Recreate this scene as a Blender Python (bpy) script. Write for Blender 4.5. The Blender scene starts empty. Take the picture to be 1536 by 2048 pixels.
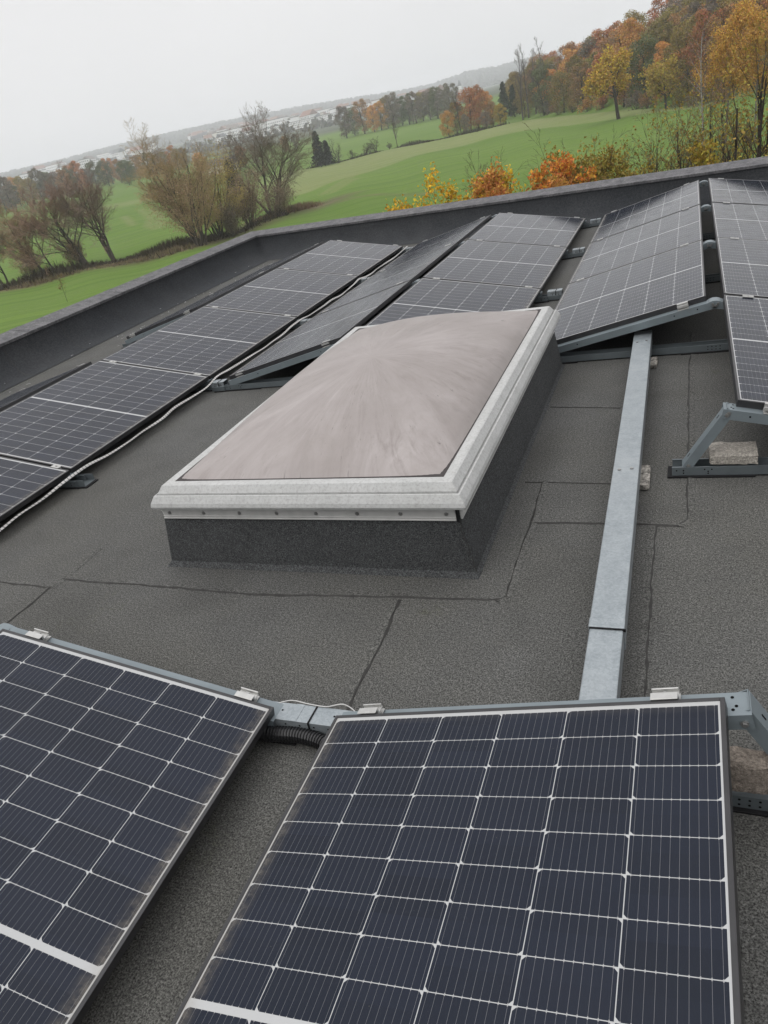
import bpy, math, random
import numpy as np
from mathutils import Vector, Matrix

R = math.radians
SC = bpy.context.scene
COL = SC.collection
Z3 = Vector((0, 0, 1))

# ------------------------------------------------------------------ helpers
class MB:
    """collects faces and links them as one mesh object"""
    def __init__(self):
        self.v = []; self.f = []; self.mi = []; self.sm = []
    def add(self, vs, fs, m=0, smooth=False):
        o = len(self.v)
        self.v.extend(tuple(p) for p in vs)
        for f in fs:
            self.f.append(tuple(i + o for i in f)); self.mi.append(m); self.sm.append(smooth)
    def box(self, x0, x1, y0, y1, z0, z1, M=None, m=0):
        vs = [Vector((x, y, z)) for z in (z0, z1) for y in (y0, y1) for x in (x0, x1)]
        if M is not None: vs = [M @ p for p in vs]
        self.add(vs, [(0, 2, 3, 1), (4, 5, 7, 6), (0, 1, 5, 4), (2, 6, 7, 3), (0, 4, 6, 2), (1, 3, 7, 5)], m)
    def tube(self, pts, rad, n=8, m=0, cap=True, smooth=True):
        pts = [Vector(p) for p in pts]
        if not isinstance(rad, (list, tuple)): rad = [rad] * len(pts)
        vs = []; ref = None
        for i, p in enumerate(pts):
            d = (pts[min(i + 1, len(pts) - 1)] - pts[max(i - 1, 0)])
            d = d.normalized() if d.length > 1e-9 else Vector((0, 0, 1))
            if ref is None: ref = d.orthogonal()
            a = (ref - d * ref.dot(d))
            a = a.normalized() if a.length > 1e-6 else d.orthogonal().normalized()
            ref = a; b = d.cross(a)
            for k in range(n):
                t = 2 * math.pi * k / n
                vs.append(p + (a * math.cos(t) + b * math.sin(t)) * rad[i])
        fs = []
        for i in range(len(pts) - 1):
            for k in range(n):
                k2 = (k + 1) % n
                fs.append((i * n + k, i * n + k2, (i + 1) * n + k2, (i + 1) * n + k))
        if cap:
            fs.append(tuple(range(n - 1, -1, -1))); q = (len(pts) - 1) * n
            fs.append(tuple(q + k for k in range(n)))
        self.add(vs, fs, m, smooth)
    def disc(self, c, nrm, r, h, n=10, m=0):
        nrm = Vector(nrm).normalized()
        self.tube([Vector(c), Vector(c) + nrm * h], r, n, m, True, False)
    def build(self, name, mats, parent=None, bevel=0, seg=2):
        me = bpy.data.meshes.new(name)
        me.from_pydata(self.v, [], self.f)
        if not isinstance(mats, (list, tuple)): mats = [mats]
        for a in mats: me.materials.append(a)
        me.polygons.foreach_set('material_index', self.mi)
        me.polygons.foreach_set('use_smooth', self.sm)
        me.update()
        o = bpy.data.objects.new(name, me); COL.objects.link(o)
        if parent is not None: o.parent = parent
        if bevel:
            b = o.modifiers.new('bevel', 'BEVEL'); b.width = bevel; b.segments = seg
            b.limit_method = 'ANGLE'; b.angle_limit = R(35); b.harden_normals = False
        return o

def tag(o, label=None, cat=None, group=None, kind=None):
    if label: o['label'] = label
    if cat: o['category'] = cat
    if group: o['group'] = group
    if kind: o['kind'] = kind
    return o

def empty(name, loc=(0, 0, 0), rot=(0, 0, 0)):
    o = bpy.data.objects.new(name, None); COL.objects.link(o)
    o.location = loc; o.rotation_euler = rot; o.empty_display_size = .2
    return o

def copy_tree(o, parent=None):
    c = o.copy(); COL.objects.link(c); c.parent = parent
    for ch in list(o.children): copy_tree(ch, c)
    return c

# ------------------------------------------------------------------ materials
KREF = .66
class NT:
    def __init__(self, name, spec=0.5, rough=0.5, metal=0.0):
        self.mat = bpy.data.materials.new(name); self.mat.use_nodes = True
        self.t = self.mat.node_tree; self.b = self.t.nodes['Principled BSDF']
        self.b.inputs['Roughness'].default_value = rough
        self.b.inputs['Metallic'].default_value = metal
        self.b.inputs['Specular IOR Level'].default_value = spec
        self.tc = self.t.nodes.new('ShaderNodeTexCoord')
    def link(self, a, b): self.t.links.new(a, b)
    def node(self, k): return self.t.nodes.new(k)
    def put(self, sock, v):
        if isinstance(v, bpy.types.NodeSocket): self.link(v, sock)
        elif isinstance(v, (tuple, list)) and len(v) == 3 and sock.type == 'RGBA': sock.default_value = (*v, 1)
        else: sock.default_value = v
    def m(self, op, a, b=None, c=None):
        n = self.node('ShaderNodeMath'); n.operation = op
        self.put(n.inputs[0], a)
        if b is not None: self.put(n.inputs[1], b)
        if c is not None: self.put(n.inputs[2], c)
        return n.outputs[0]
    def mix(self, f, a, b, mode='MIX'):
        n = self.node('ShaderNodeMix'); n.data_type = 'RGBA'; n.blend_type = mode
        self.put(n.inputs[0], f); self.put(n.inputs[6], a); self.put(n.inputs[7], b)
        return n.outputs[2]
    def mapr(self, v, a, b, c=0.0, d=1.0):
        n = self.node('ShaderNodeMapRange'); self.put(n.inputs[0], v)
        for i, q in enumerate((a, b, c, d)): n.inputs[i + 1].default_value = q
        return n.outputs[0]
    def noise(self, scale, detail=3, rough=.55, vec=None, dist=0):
        n = self.node('ShaderNodeTexNoise'); n.inputs['Scale'].default_value = scale
        n.inputs['Detail'].default_value = detail; n.inputs['Roughness'].default_value = rough
        n.inputs['Distortion'].default_value = dist
        self.link(vec if vec is not None else self.tc.outputs['Object'], n.inputs['Vector'])
        return n.outputs['Fac']
    def voro(self, scale, vec=None, out='Distance'):
        n = self.node('ShaderNodeTexVoronoi'); n.inputs['Scale'].default_value = scale
        self.link(vec if vec is not None else self.tc.outputs['Object'], n.inputs['Vector'])
        return n.outputs[out]
    def scaled(self, s, vec=None):
        n = self.node('ShaderNodeVectorMath'); n.operation = 'MULTIPLY'
        self.link(vec if vec is not None else self.tc.outputs['Object'], n.inputs[0]); n.inputs[1].default_value = s
        return n.outputs[0]
    def sep(self, vec=None):
        n = self.node('ShaderNodeSeparateXYZ'); self.link(vec if vec is not None else self.tc.outputs['Object'], n.inputs[0])
        return n.outputs
    def comb(self, x, y, z):
        n = self.node('ShaderNodeCombineXYZ')
        for i, q in enumerate((x, y, z)): self.put(n.inputs[i], q)
        return n.outputs[0]
    def attr(self, name):
        n = self.node('ShaderNodeAttribute'); n.attribute_name = name
        return n.outputs['Fac']
    def level(self, c):
        """bring the chosen colours down to real-world reflectances"""
        n = self.node('ShaderNodeMix'); n.data_type = 'RGBA'; n.blend_type = 'MULTIPLY'; n.inputs[0].default_value = 1
        self.put(n.inputs[6], c); n.inputs[7].default_value = (KREF, KREF, KREF, 1); return n.outputs[2]
    def col(self, c): self.put(self.b.inputs['Base Color'], self.level(c)); return self
    def rough(self, c): self.put(self.b.inputs['Roughness'], c); return self
    def bump(self, h, strength=.3, dist=.01):
        n = self.node('ShaderNodeBump'); n.inputs['Strength'].default_value = strength
        n.inputs['Distance'].default_value = dist; self.link(h, n.inputs['Height'])
        self.link(n.outputs[0], self.b.inputs['Normal']); return self

def simple(name, c, rough=.5, metal=0., spec=.5, var=.12, scale=12, bump=0):
    n = NT(name, spec, rough, metal)
    f = n.mapr(n.noise(scale, 4), .3, .7)
    lo = tuple(q * (1 - var) for q in c); hi = tuple(q * (1 + var) for q in c)
    n.col(n.mix(f, lo, hi))
    if bump: n.bump(n.noise(scale * 6, 3), bump, .004)
    return n.mat

def granular(name, base, stain, lo=.5, hi=1.7, gscale=130, bump=.5, marks=0.):
    n = NT(name, .25, .92)
    big = n.noise(.55, 6, .6); mid = n.noise(3.2, 5, .6); tiny = n.noise(gscale, 2, .8); g2 = n.noise(gscale * .42, 2, .6)
    c = n.mix(n.mapr(big, .36, .64), base, stain)
    c = n.mix(n.mapr(mid, .42, .75, 0, .6), c, tuple(q * .66 for q in base))
    if marks:      # dried puddle rims, dirt runs and a little moss
        w1 = n.noise(.9, 4, .5, None, .8)
        rim = n.m('MULTIPLY', n.mapr(n.m('ABSOLUTE', n.m('SUBTRACT', w1, .53)), .0, .018, 1., 0.), n.mapr(mid, .35, .6))
        c = n.mix(n.m('MULTIPLY', rim, .08 * marks), c, (.17, .165, .145))
        c = n.mix(n.m('MULTIPLY', n.mapr(w1, .50, .64), .35 * marks), c, tuple(q * .70 for q in stain))
        ms = n.m('MULTIPLY', n.mapr(n.noise(1.7, 6, .75), .60, .72), n.mapr(n.noise(24, 3, .7), .45, .6))
        c = n.mix(n.m('MULTIPLY', ms, .55 * marks), c, (.055, .058, .026))
    g = n.m('MULTIPLY', n.mapr(tiny, .34, .66, lo, hi), n.mapr(g2, .32, .68, .72, 1.28))
    gc = n.node('ShaderNodeCombineColor')
    for i in range(3): n.link(g, gc.inputs[i])
    c = n.mix(1.0, c, gc.outputs[0], 'MULTIPLY')
    sp = n.mapr(n.voro(120), .12, .2, .6, 0.)
    pick = n.m('GREATER_THAN', n.noise(70, 1), .58)
    c = n.mix(n.m('MULTIPLY', sp, pick), c, (.30, .295, .27))
    n.col(c); n.bump(tiny, bump, .004)
    return n.mat

W_, L_ = 1.134, 1.728
CW, CH, MX, MID = .184, .0925, .015, .0082

def glass_material():
    n = NT('panel_glass', .20, .12)
    x, y, z = n.sep()
    u = n.m('DIVIDE', n.m('SUBTRACT', x, MX), CW)
    fu = n.m('FRACT', u)
    du = n.m('MULTIPLY', n.m('MINIMUM', fu, n.m('SUBTRACT', 1., fu)), CW)
    yy = n.m('SUBTRACT', n.m('ABSOLUTE', n.m('SUBTRACT', y, L_ / 2)), MID)
    v = n.m('DIVIDE', yy, CH); fv = n.m('FRACT', v)
    dv = n.m('MULTIPLY', n.m('MINIMUM', fv, n.m('SUBTRACT', 1., fv)), CH)
    gt = lambda a, b: n.m('GREATER_THAN', a, b)
    mul = lambda *a: a[0] if len(a) == 1 else n.m('MULTIPLY', a[0], mul(*a[1:]))
    inside = mul(gt(u, 0.), gt(6., u), gt(yy, 0.), gt(CH * 9, yy))
    up = gt(y, L_ / 2)                                     # cut corners sit on the upper side of one column, the lower side of the next
    odd = n.m('FLOORED_MODULO', n.m('ADD', n.m('FLOOR', u), up), 2.)
    sd = n.m('ABSOLUTE', n.m('SUBTRACT', fv, n.m('ROUND', odd)))
    cut = n.m('ADD', du, n.m('MULTIPLY', sd, CH))
    cell = mul(inside, gt(du, .0010), gt(dv, .00085), gt(cut, .0098))
    fb = n.m('FRACT', n.m('MULTIPLY', fu, 10.))
    bus = mul(cell, gt(.00034, n.m('MULTIPLY', n.m('ABSOLUTE', n.m('SUBTRACT', fb, .5)), CW / 10)))
    dot = mul(gt(.0028, dv), gt(.0011, n.m('MULTIPLY', n.m('ABSOLUTE', n.m('SUBTRACT', fb, .5)), CW / 10)), inside)
    oi = n.node('ShaderNodeObjectInfo')
    wn = n.node('ShaderNodeTexWhiteNoise'); wn.noise_dimensions = '3D'
    n.link(n.comb(n.m('FLOOR', u), n.m('FLOOR', n.m('DIVIDE', y, CH)), oi.outputs['Random']), wn.inputs['Vector'])
    c = n.mix(wn.outputs['Value'], (.0055, .0100, .0215), (.0085, .0140, .0290))
    c = n.mix(cell, (.53, .54, .54), c)
    c = n.mix(n.m('MULTIPLY', bus, .7), c, (.24, .245, .26))
    c = n.mix(n.m('MULTIPLY', dot, .8), c, (.45, .45, .45))
    # settled dust: a fine film, specks, and a dirty strip that collects at the low edge
    film = n.mapr(n.noise(5.5, 6, .65), .35, .75, .0, .016)
    low = n.m('MULTIPLY', n.mapr(x, .010, .06, 1., 0.), n.mapr(n.noise(24, 6, .75), .36, .66, .04, .8))
    low2 = n.m('MULTIPLY', n.mapr(x, .010, .024, 1., 0.), .8)
    top = n.m('MULTIPLY', n.mapr(y, L_ - .05, L_ - .012, 0., .35), n.noise(40, 4, .7))
    spk = n.mapr(n.voro(42), .035, .06, .35, 0.)
    spk = n.m('MULTIPLY', spk, gt(n.noise(31, 2), .52))
    d = n.m('MAXIMUM', n.m('MAXIMUM', n.m('MAXIMUM', low, low2), film), n.m('MAXIMUM', spk, top))
    c = n.mix(n.m('MULTIPLY', d, .55), c, (.30, .265, .205))
    n.col(c)
    n.rough(n.m('ADD', n.mapr(n.noise(7, 5), .3, .7, .10, .2), n.m('MULTIPLY', d, .35)))
    n.bump(n.noise(520, 2), .05, .002)
    return n.mat

M = {}
M['glass'] = glass_material()
M['frame'] = simple('black_anodised_frame', (.026, .026, .028), .42, 0, .5, .35, 9)
M['backsheet'] = simple('backsheet', (.02, .02, .02), .6)
def galv():
    n = NT('galvanised_steel', .5, .42, .55)
    vo = n.voro(150, out='Color'); s = n.node('ShaderNodeSeparateColor'); n.link(vo, s.inputs[0])
    f = n.m('ADD', n.m('MULTIPLY', s.outputs[0], .22), n.m('MULTIPLY', n.noise(14, 7, .75), .85))
    c = n.mix(n.mapr(f, .25, .85), (.27, .31, .33), (.50, .545, .565))
    c = n.mix(n.mapr(n.noise(2.2, 5), .55, .75, 0, .3), c, (.62, .64, .64))
    n.col(c); n.rough(n.mapr(f, .2, .9, .34, .56)); return n.mat
M['galv'] = galv()
M['steel'] = simple('coated_steel', (.24, .285, .305), .48, .35, .5, .10, 7)
M['steel_dark'] = simple('coated_steel_base', (.15, .175, .185), .5, .35, .5, .14, 7)
M['alu'] = simple('bright_aluminium', (.60, .60, .58), .38, .55, .5, .1, 30)
M['bolt'] = simple('zinc_bolt', (.42, .42, .41), .35, .8, .5, .2, 60)
M['rubber'] = simple('black_rubber', (.008, .008, .009), .8, 0, .25, .3, 40)
M['hole'] = simple('punched_hole', (.004, .004, .004), .9, 0, .1)
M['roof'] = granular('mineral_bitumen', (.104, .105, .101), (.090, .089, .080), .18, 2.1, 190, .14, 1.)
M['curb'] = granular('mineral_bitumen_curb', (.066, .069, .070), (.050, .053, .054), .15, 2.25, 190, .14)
M['wall'] = granular('smooth_bitumen', (.037, .041, .046), (.050, .053, .056), .75, 1.3, 120, .25)
M['seam'] = simple('seam_lip_shadow', (.040, .039, .036), .75, 0, .3, .35, 25, .4)  # small lip at the seams; its dark colour paints in the shadow line
def coping():
    n = NT('coping_felt', .3, .85)
    st = n.noise(9, 6, .7, n.scaled((1, 1, 1)))
    c = n.mix(n.mapr(st, .3, .7), (.085, .086, .092), (.25, .245, .25))
    c = n.mix(n.mapr(n.noise(45, 4), .42, .7, 0, .7), c, (.05, .05, .052))
    n.col(c); n.bump(n.noise(160, 3), .4, .004); return n.mat
M['coping'] = coping()
def flange():
    n = NT('weathered_flange', .35, .7)
    a = n.noise(7, 6, .7); b = n.noise(85, 4, .75)
    c = n.mix(n.mapr(a, .3, .7), (.52, .53, .515), (.64, .645, .635))
    c = n.mix(n.mapr(b, .46, .72, 0, .62), c, (.30, .298, .28))
    c = n.mix(n.mapr(n.noise(23, 5, .7), .60, .74, 0, .35), c, (.30, .29, .25))
    n.col(c); n.bump(b, .35, .003); return n.mat
M['flange'] = flange()
def dome():
    n = NT('opal_acrylic_dirty', .45, .5)
    x, y, z = n.sep()
    y = n.m('ADD', y, .16)
    ang = n.m('ARCTAN2', n.m('MULTIPLY', y, .62), x)
    rr = n.m('SQRT', n.m('ADD', n.m('MULTIPLY', x, x), n.m('MULTIPLY', n.m('MULTIPLY', y, y), .35)))
    sc = n.m('SINE', ang); cc = n.m('COSINE', ang)
    ring = lambda k, q, det, ro, di=0.: n.noise(1.0, det, ro, n.comb(n.m('MULTIPLY', sc, k), n.m('MULTIPLY', cc, k), n.m('MULTIPLY', rr, q)), di)
    st = ring(4.5, 3.2, 6, .7, 1.2); fine = ring(17., 7., 5, .7, .6)
    c = n.mix(n.mapr(st, .30, .70), (.310, .275, .260), (.445, .408, .393))
    pt = n.mapr(n.noise(2.6, 6, .7), .42, .68)
    c = n.mix(n.m('MULTIPLY', n.mapr(fine, .48, .68, 0, .7), pt), c, (.205, .175, .160))
    scr = ring(38., 16., 3, .7, .3)
    c = n.mix(n.m('MULTIPLY', n.mapr(scr, .64, .72, 0, .85), n.mapr(n.noise(4.2, 4, .6), .42, .6)), c, (.10, .088, .082))
    c = n.mix(n.mapr(n.noise(1.7, 6, .65), .42, .75, 0, .6), c, (.265, .232, .212))
    ed = n.mapr(n.m('ABSOLUTE', x), .56, .665, 0, .35)
    c = n.mix(n.m('MULTIPLY', ed, n.mapr(n.noise(9, 5, .7), .35, .65)), c, (.26, .235, .22))
    n.col(c); n.rough(n.mapr(st, .3, .7, .42, .62)); return n.mat
M['dome'] = dome()
M['gasket'] = simple('gasket', (.035, .027, .026), .7)
M['trim'] = simple('white_trim', (.66, .66, .64), .4, .25, .5, .08, 20)
M['stone'] = granular('concrete_block', (.36, .31, .26), (.29, .25, .21), .62, 1.4, 160, .9)
M['block'] = granular('pale_concrete', (.47, .44, .39), (.38, .355, .31), .62, 1.35, 160, .9)
M['slab'] = granular('washed_slab', (.40, .38, .34), (.30, .28, .25), .4, 1.5, 60, .8)
M['conduit'] = simple('black_conduit', (.010, .010, .011), .38, 0, .5, .2, 30)
M['wire'] = simple('white_wire', (.62, .62, .60), .5)
def strapm():
    n = NT('perforated_strap', .5, .55)
    x, y, z = n.sep()
    f = n.m('FRACT', n.m('MULTIPLY', y, 34.))
    c = n.mix(n.m('GREATER_THAN', f, .72), (.62, .62, .60), (.12, .12, .12))
    c = n.mix(n.mapr(n.noise(14, 4), .5, .75, 0, .5), c, (.32, .31, .28))
    n.col(c); return n.mat
M['strap'] = strapm()

# ------------------------------------------------------------------ camera
CAMZ = 1.7114
cam = bpy.data.cameras.new('camera'); co = bpy.data.objects.new('camera', cam); COL.objects.link(co)
r_ = Vector((0.92002103, 0.33921689, -0.19619685)); u_ = Vector((-0.00360204, 0.50796887, 0.8613679)); f_ = Vector((-0.39185243, 0.79176987, -0.46856391))
co.matrix_world = Matrix(((r_.x, u_.x, -f_.x, 0), (r_.y, u_.y, -f_.y, 0), (r_.z, u_.z, -f_.z, CAMZ), (0, 0, 0, 1)))
cam.sensor_fit = 'VERTICAL'; cam.sensor_height = 36; cam.lens = 1435.244 / 2048 * 36
cam.clip_start = .05; cam.clip_end = 12000
SC.camera = co

# ------------------------------------------------------------------ the building: flat roof with parapet
LX = -7.27; CY = 12.09
BD = Vector((.9804, -.1970, 0)); BN = Vector((.1970, .9804, 0))
P0 = Vector((LX, CY, 0))
def mitre(n):        # corner of the two parapet lines moved outward by n
    x = LX - n; q = P0 + BN * n
    t = (x - q.x) / BD.x
    return q + BD * t
def back_at(n, s): return P0 + BN * n + BD * s
bld = empty('flat_roof_building', (0, 0, 0))
tag(bld, 'flat dark bitumen roof with a low black parapet round its left and far sides', 'building')
SE = 13.5; SY = -6.0
mb = MB()
c0 = mitre(.0); e0 = back_at(0, SE)
nx, ny = 30, 30
mb.add([(LX - .0, SY, 0), (e0.x, SY, 0), (e0.x, e0.y, 0), (c0.x, c0.y, 0)], [(0, 1, 2, 3)])
mb.build('roof_membrane', M['roof'], bld)
def parapet_strip(profile, name, mat, closed=False, smooth=True):
    m = MB(); vs = []; fs = []
    k = len(profile)
    ys = np.linspace(SY, 0, 12)
    rows = []
    for y in np.linspace(SY, 11.0, 30): rows.append([Vector((LX - n, y, z)) for n, z in profile])
    rows.append([mitre(n) + Vector((0, 0, z)) for n, z in profile])
    for s in np.linspace(1.0, SE, 26): rows.append([back_at(n, s) + Vector((0, 0, z)) for n, z in profile])
    for r0 in rows: vs += r0
    for i in range(len(rows) - 1):
        for j in range(k - 1): fs.append((i * k + j, i * k + j + 1, (i + 1) * k + j + 1, (i + 1) * k + j))
    fs = [f[::-1] for f in fs]
    m.add(vs, fs, 0, smooth); return m.build(name, mat, bld)
WP = [(-.42, .006), (-.32, .012), (-.24, .026), (-.16, .058), (-.09, .108), (-.04, .17), (-.01, .24), (0, .30), (0, .375)]
parapet_strip(WP, 'parapet', M['wall'])
parapet_strip([(-.014, .352), (-.018, .383), (.30, .428), (.318, .42), (.318, .30), (.25, .30)], 'coping', M['coping'], smooth=False)
mb = MB()
for a, b in (((LX - .25, SY), tuple(mitre(.25).xy)), (tuple(mitre(.25).xy), tuple(back_at(.25, SE).xy)), (tuple(back_at(.25, SE).xy), (e0.x, SY)), ((e0.x, SY), (LX - .25, SY))):
    mb.add([(a[0], a[1], -7.6), (b[0], b[1], -7.6), (b[0], b[1], .31 if a[1] != SY or b[1] != SY else 0), (a[0], a[1], .31 if a[1] != SY or b[1] != SY else 0)], [(0, 1, 2, 3)])
mb.build('outer_wall', simple('render_wall', (.45, .43, .40), .85), bld)

rng = random.Random(5)
# short felt pieces lapped over the coping
def coping_lap(ya, yb, a=-.0185, z0=.3835):
    m = MB(); q = [(a - .002, z0 - .02), (a - .002, z0 + .0035), (.30, .4315), (.32, .423)]
    vs = []
    for y in (ya, yb): vs += [(LX - n, y, z) for n, z in q]
    m.add(vs, [(i, i + 1, i + 5, i + 4)[::-1] for i in range(3)] + [(0, 1, 2, 3), (7, 6, 5, 4)]); m.build('coping_lap', M['coping'], bld)
for y in (4.62, 6.45, 8.2, 10.1): coping_lap(y, y + rng.uniform(.10, .16))
def seam(pts, w=.0068, h=.0032, wob=.007, lap=.03):
    """where two sheets of roofing felt overlap: a raised lap with a thin lip along its edge, coloured dark as its shadow line"""
    P = []
    for a, b in zip(pts[:-1], pts[1:]):
        a = Vector(a); b = Vector(b); n = max(2, int((b - a).length / .035))
        for i in range(n): P.append(a.lerp(b, i / n))
    P.append(Vector(pts[-1]))
    vs = []; fs = []; fl = []; o = 0.
    for i, p in enumerate(P):
        d = (P[min(i + 3, len(P) - 1)] - P[max(i - 3, 0)]).normalized(); s = d.cross(Z3)
        o = o * .8 + rng.uniform(-1, 1) * wob * .45; ww = w * rng.uniform(.25, 1.3)
        c = p + s * o
        vs += [c - s * ww, c - s * ww * .3 + Z3 * h * .8, c + s * ww * .6 + Z3 * (h + .0008), c + s * (ww + .003) + Z3 * h, c + s * lap + Z3 * .0004]
    for i in range(len(P) - 1):
        for j in range(4): (fs if j < 2 else fl).append((i * 5 + j, i * 5 + j + 1, i * 5 + 6 + j, i * 5 + 5 + j))
    m = MB(); q = [(v.x, v.y, v.z + .001) for v in vs]
    m.add(q, [f[::-1] for f in fs], 0, True); m.add(q, [f[::-1] for f in fl], 1, True)
    o = m.build('seam', [M['seam'], M['roof']], bld)
for s in [
    [(-2.994, 2.119, 0), (-3.375, 2.14, 0), (-7.0, 2.10, 0)],
    [(-2.994, 2.119, 0), (-2.985, 1.97, 0), (-3.011, 1.6, 0), (-3.01, -1, 0)],
    [(-.672, 2.22, 0), (-.754, 2.206, 0), (-1.10, 2.193, 0), (-1.817, 2.163, 0), (-2.398, 2.181, 0), (-2.983, 2.199, 0)],
    [(-.70, 2.206, 0), (-.665, 2.23, 0), (-.667, 2.535, 0), (-.667, 2.80, 0), (-.672, 3.2, 0)],
    [(-2.994, 2.119, 0), (-2.983, 2.199, 0), (-2.991, 2.5, 0)],
    [(-1.097, 2.18, 0), (-1.082, 1.899, 0), (-1.073, 1.4, 0), (-1.07, -1, 0)],
    [(-.04, 2.786, 0), (-.156, 2.791, 0), (-.363, 2.795, 0), (-.667, 2.80, 0)],
    [(-.05, 2.785, 0), (-.008, 2.835, 0), (-.006, 3.5, 0), (-.006, 4.16, 0), (.007, 5.4, 0)],
    [(-.132, 2.78, 0), (-.131, 2.325, 0), (-.129, 1.984, 0), (-.132, 1.2, 0)],
]: seam(s)
for s in [[(-.341, 3.164, 0), (-.766, 3.19, 0)], [(-.375, 4.09, 0), (-.79, 4.159, 0)], [(-.006, 4.16, 0), (.09, 4.2, 0)], [(-6.78, SY, 0), (-6.80, 9.9, 0)], [(-4.0, 1.2, 0), (-3.98, 3.1, 0)]]:
    seam(s, .0035, .0025, .004)
def wall_seam(y, lean=.05):
    vs = []; fs = []
    prof = [p for p in WP]
    pts = []
    for (n, z), (n2, z2) in zip(prof[:-1], prof[1:]):
        for t in (0, .5): pts.append((n + (n2 - n) * t, z + (z2 - z) * t))
    pts.append(prof[-1])
    for i, (n, z) in enumerate(pts):
        yy = y + lean * (z / .37) + rng.uniform(-.006, .006) - max(0, .1 - z) * .6
        w = rng.uniform(.003, .006)
        vs += [Vector((LX - n + .004, yy - w, z + .004)), Vector((LX - n + .004, yy + w, z + .004))]
    for i in range(len(pts) - 1): fs.append((2 * i, 2 * i + 1, 2 * i + 3, 2 * i + 2))
    m = MB(); m.add(vs, fs, 0, True); m.build('seam', M['seam'], bld)
for y in (4.95, 5.95, 6.95, 7.95, 8.95, 9.95, 10.95): wall_seam(y + rng.uniform(-.05, .05))
# flakes of pale grit lying along the foot of the parapet
m = MB()
for i in range(60):
    x = rng.uniform(-7.0, -6.3); y = rng.uniform(3.5, 11.4); a = rng.uniform(0, 3.14); l = rng.uniform(.006, .03)
    z = .004 + (0.03 if x < -7.0 + .12 else (.014 if x < -6.85 else 0))
    p = Vector((x, y, z)); d = Vector((math.cos(a), math.sin(a), 0)); s = Vector((-d.y, d.x, 0))
    m.add([p - d * l - s * .004, p + d * l - s * .003, p + d * l * .7 + s * .005, p - d * l * .8 + s * .005], [(0, 1, 2, 3)])
    m.add([p - d * l * .9 + Z3 * .006, p + d * l * .8 + Z3 * .006, p + s * .006 + Z3 * .005], [(0, 1, 2)])
g = m.build('grit', M['trim']); tag(g, 'scattered pale flakes of grit at the foot of the left parapet', 'debris', kind='stuff')

# ------------------------------------------------------------------ solar panels
T = .2088; CT, ST = math.cos(T), math.sin(T)
ZLO = .12
XE = -1.021; GV = .2324; GR = .1053; PT = 1.746
xE = XE; xD = XE - GV; xF = XE + W_ * CT + GR + W_ * CT
xC = XE - GV - W_ * CT - GR - W_ * CT; xB = xC - GV; xA = xB - W_ * CT - GR - W_ * CT
YF = dict(A=10.205, B=10.2055, C=10.1436, D=10.1897, E=10.2312, F=10.241)
FR_H = .033
def make_panel():
    root = empty('solar_panel')
    b = .011
    m = MB()
    for x0, x1, y0, y1 in ((0, b, 0, L_), (W_ - b, W_, 0, L_), (b, W_ - b, 0, b), (b, W_ - b, L_ - b, L_)):
        m.box(x0, x1, y0, y1, -FR_H, 0)
    # inward return flange under the frame
    for x0, x1, y0, y1 in ((b, .03, b, L_ - b), (W_ - .03, W_ - b, b, L_ - b)):
        m.box(x0, x1, y0, y1, -FR_H + .0005, -FR_H + .002)
    m.build('frame', M['frame'], root, .0009, 1)
    m = MB(); m.box(b - .001, W_ - b + .001, b - .001, L_ - b + .001, -.006, -.0022)
    m.build('glass', M['glass'], root)
    m = MB(); m.box(b, W_ - b, b, L_ - b, -.0085, -.0062)
    m.box(W_ / 2 - .05, W_ / 2 + .05, L_ / 2 - .02, L_ / 2 + .02, -.03, -.0086)
    m.build('backsheet', M['backsheet'], root)
    return root
PANEL = make_panel(); used = [False]
def place_panel(row, xlow, hi_right, yfar, label, cat='solar panel'):
    o = PANEL if not used[0] else copy_tree(PANEL)
    used[0] = True
    if hi_right: o.location = (xlow, yfar - L_, ZLO); o.rotation_euler = (0, -T, 0)
    else: o.location = (xlow, yfar, ZLO); o.rotation_euler = (0, -T, math.pi)
    # tiny mounting tolerances
    o.location.z += rng.uniform(-.0015, .0015); o.rotation_euler.y += rng.uniform(-.0012, .0012)
    tag(o, label, cat, 'solar panels on the flat roof')
    return o
ORD = ['nearest the far parapet', 'second from the far parapet', 'third from the far parapet', 'fourth from the far parapet', 'fifth from the far parapet']
rows = [('A', xA, True, [0, 1, 3, 4], 'panel tipped towards the left parapet, back edge showing,'),
        ('B', xB, False, [0, 1, 2, 3, 4], 'dusty grey panel in the row left of the white strap,'),
        ('C', xC, True, [0, 1, 2], 'panel seen at a glancing angle right of the white strap,'),
        ('D', xD, False, [0, 1, 2], 'grey panel in the row directly behind the skylight,'),
        ('E', xE, True, [0, 1, 2], 'panel rising to the right behind the cable duct,'),
        ('F', xF, False, [0, 1, 2, 3], 'panel in the row cut by the right picture edge,')]
for r, x, hr, ks, lab in rows:
    for k in ks: place_panel(r, x, hr, YF[r] - k * PT, lab + ' ' + ORD[k])
YN = 1.4235
XN = -1.030; xDn = XN - .2287
place_panel('D', xDn, False, YN, 'dark blue panel in the left foreground, sloping down to the right')
place_panel('E', XN, True, YN, 'large dark blue panel in the front centre, sloping down to the left')

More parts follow.
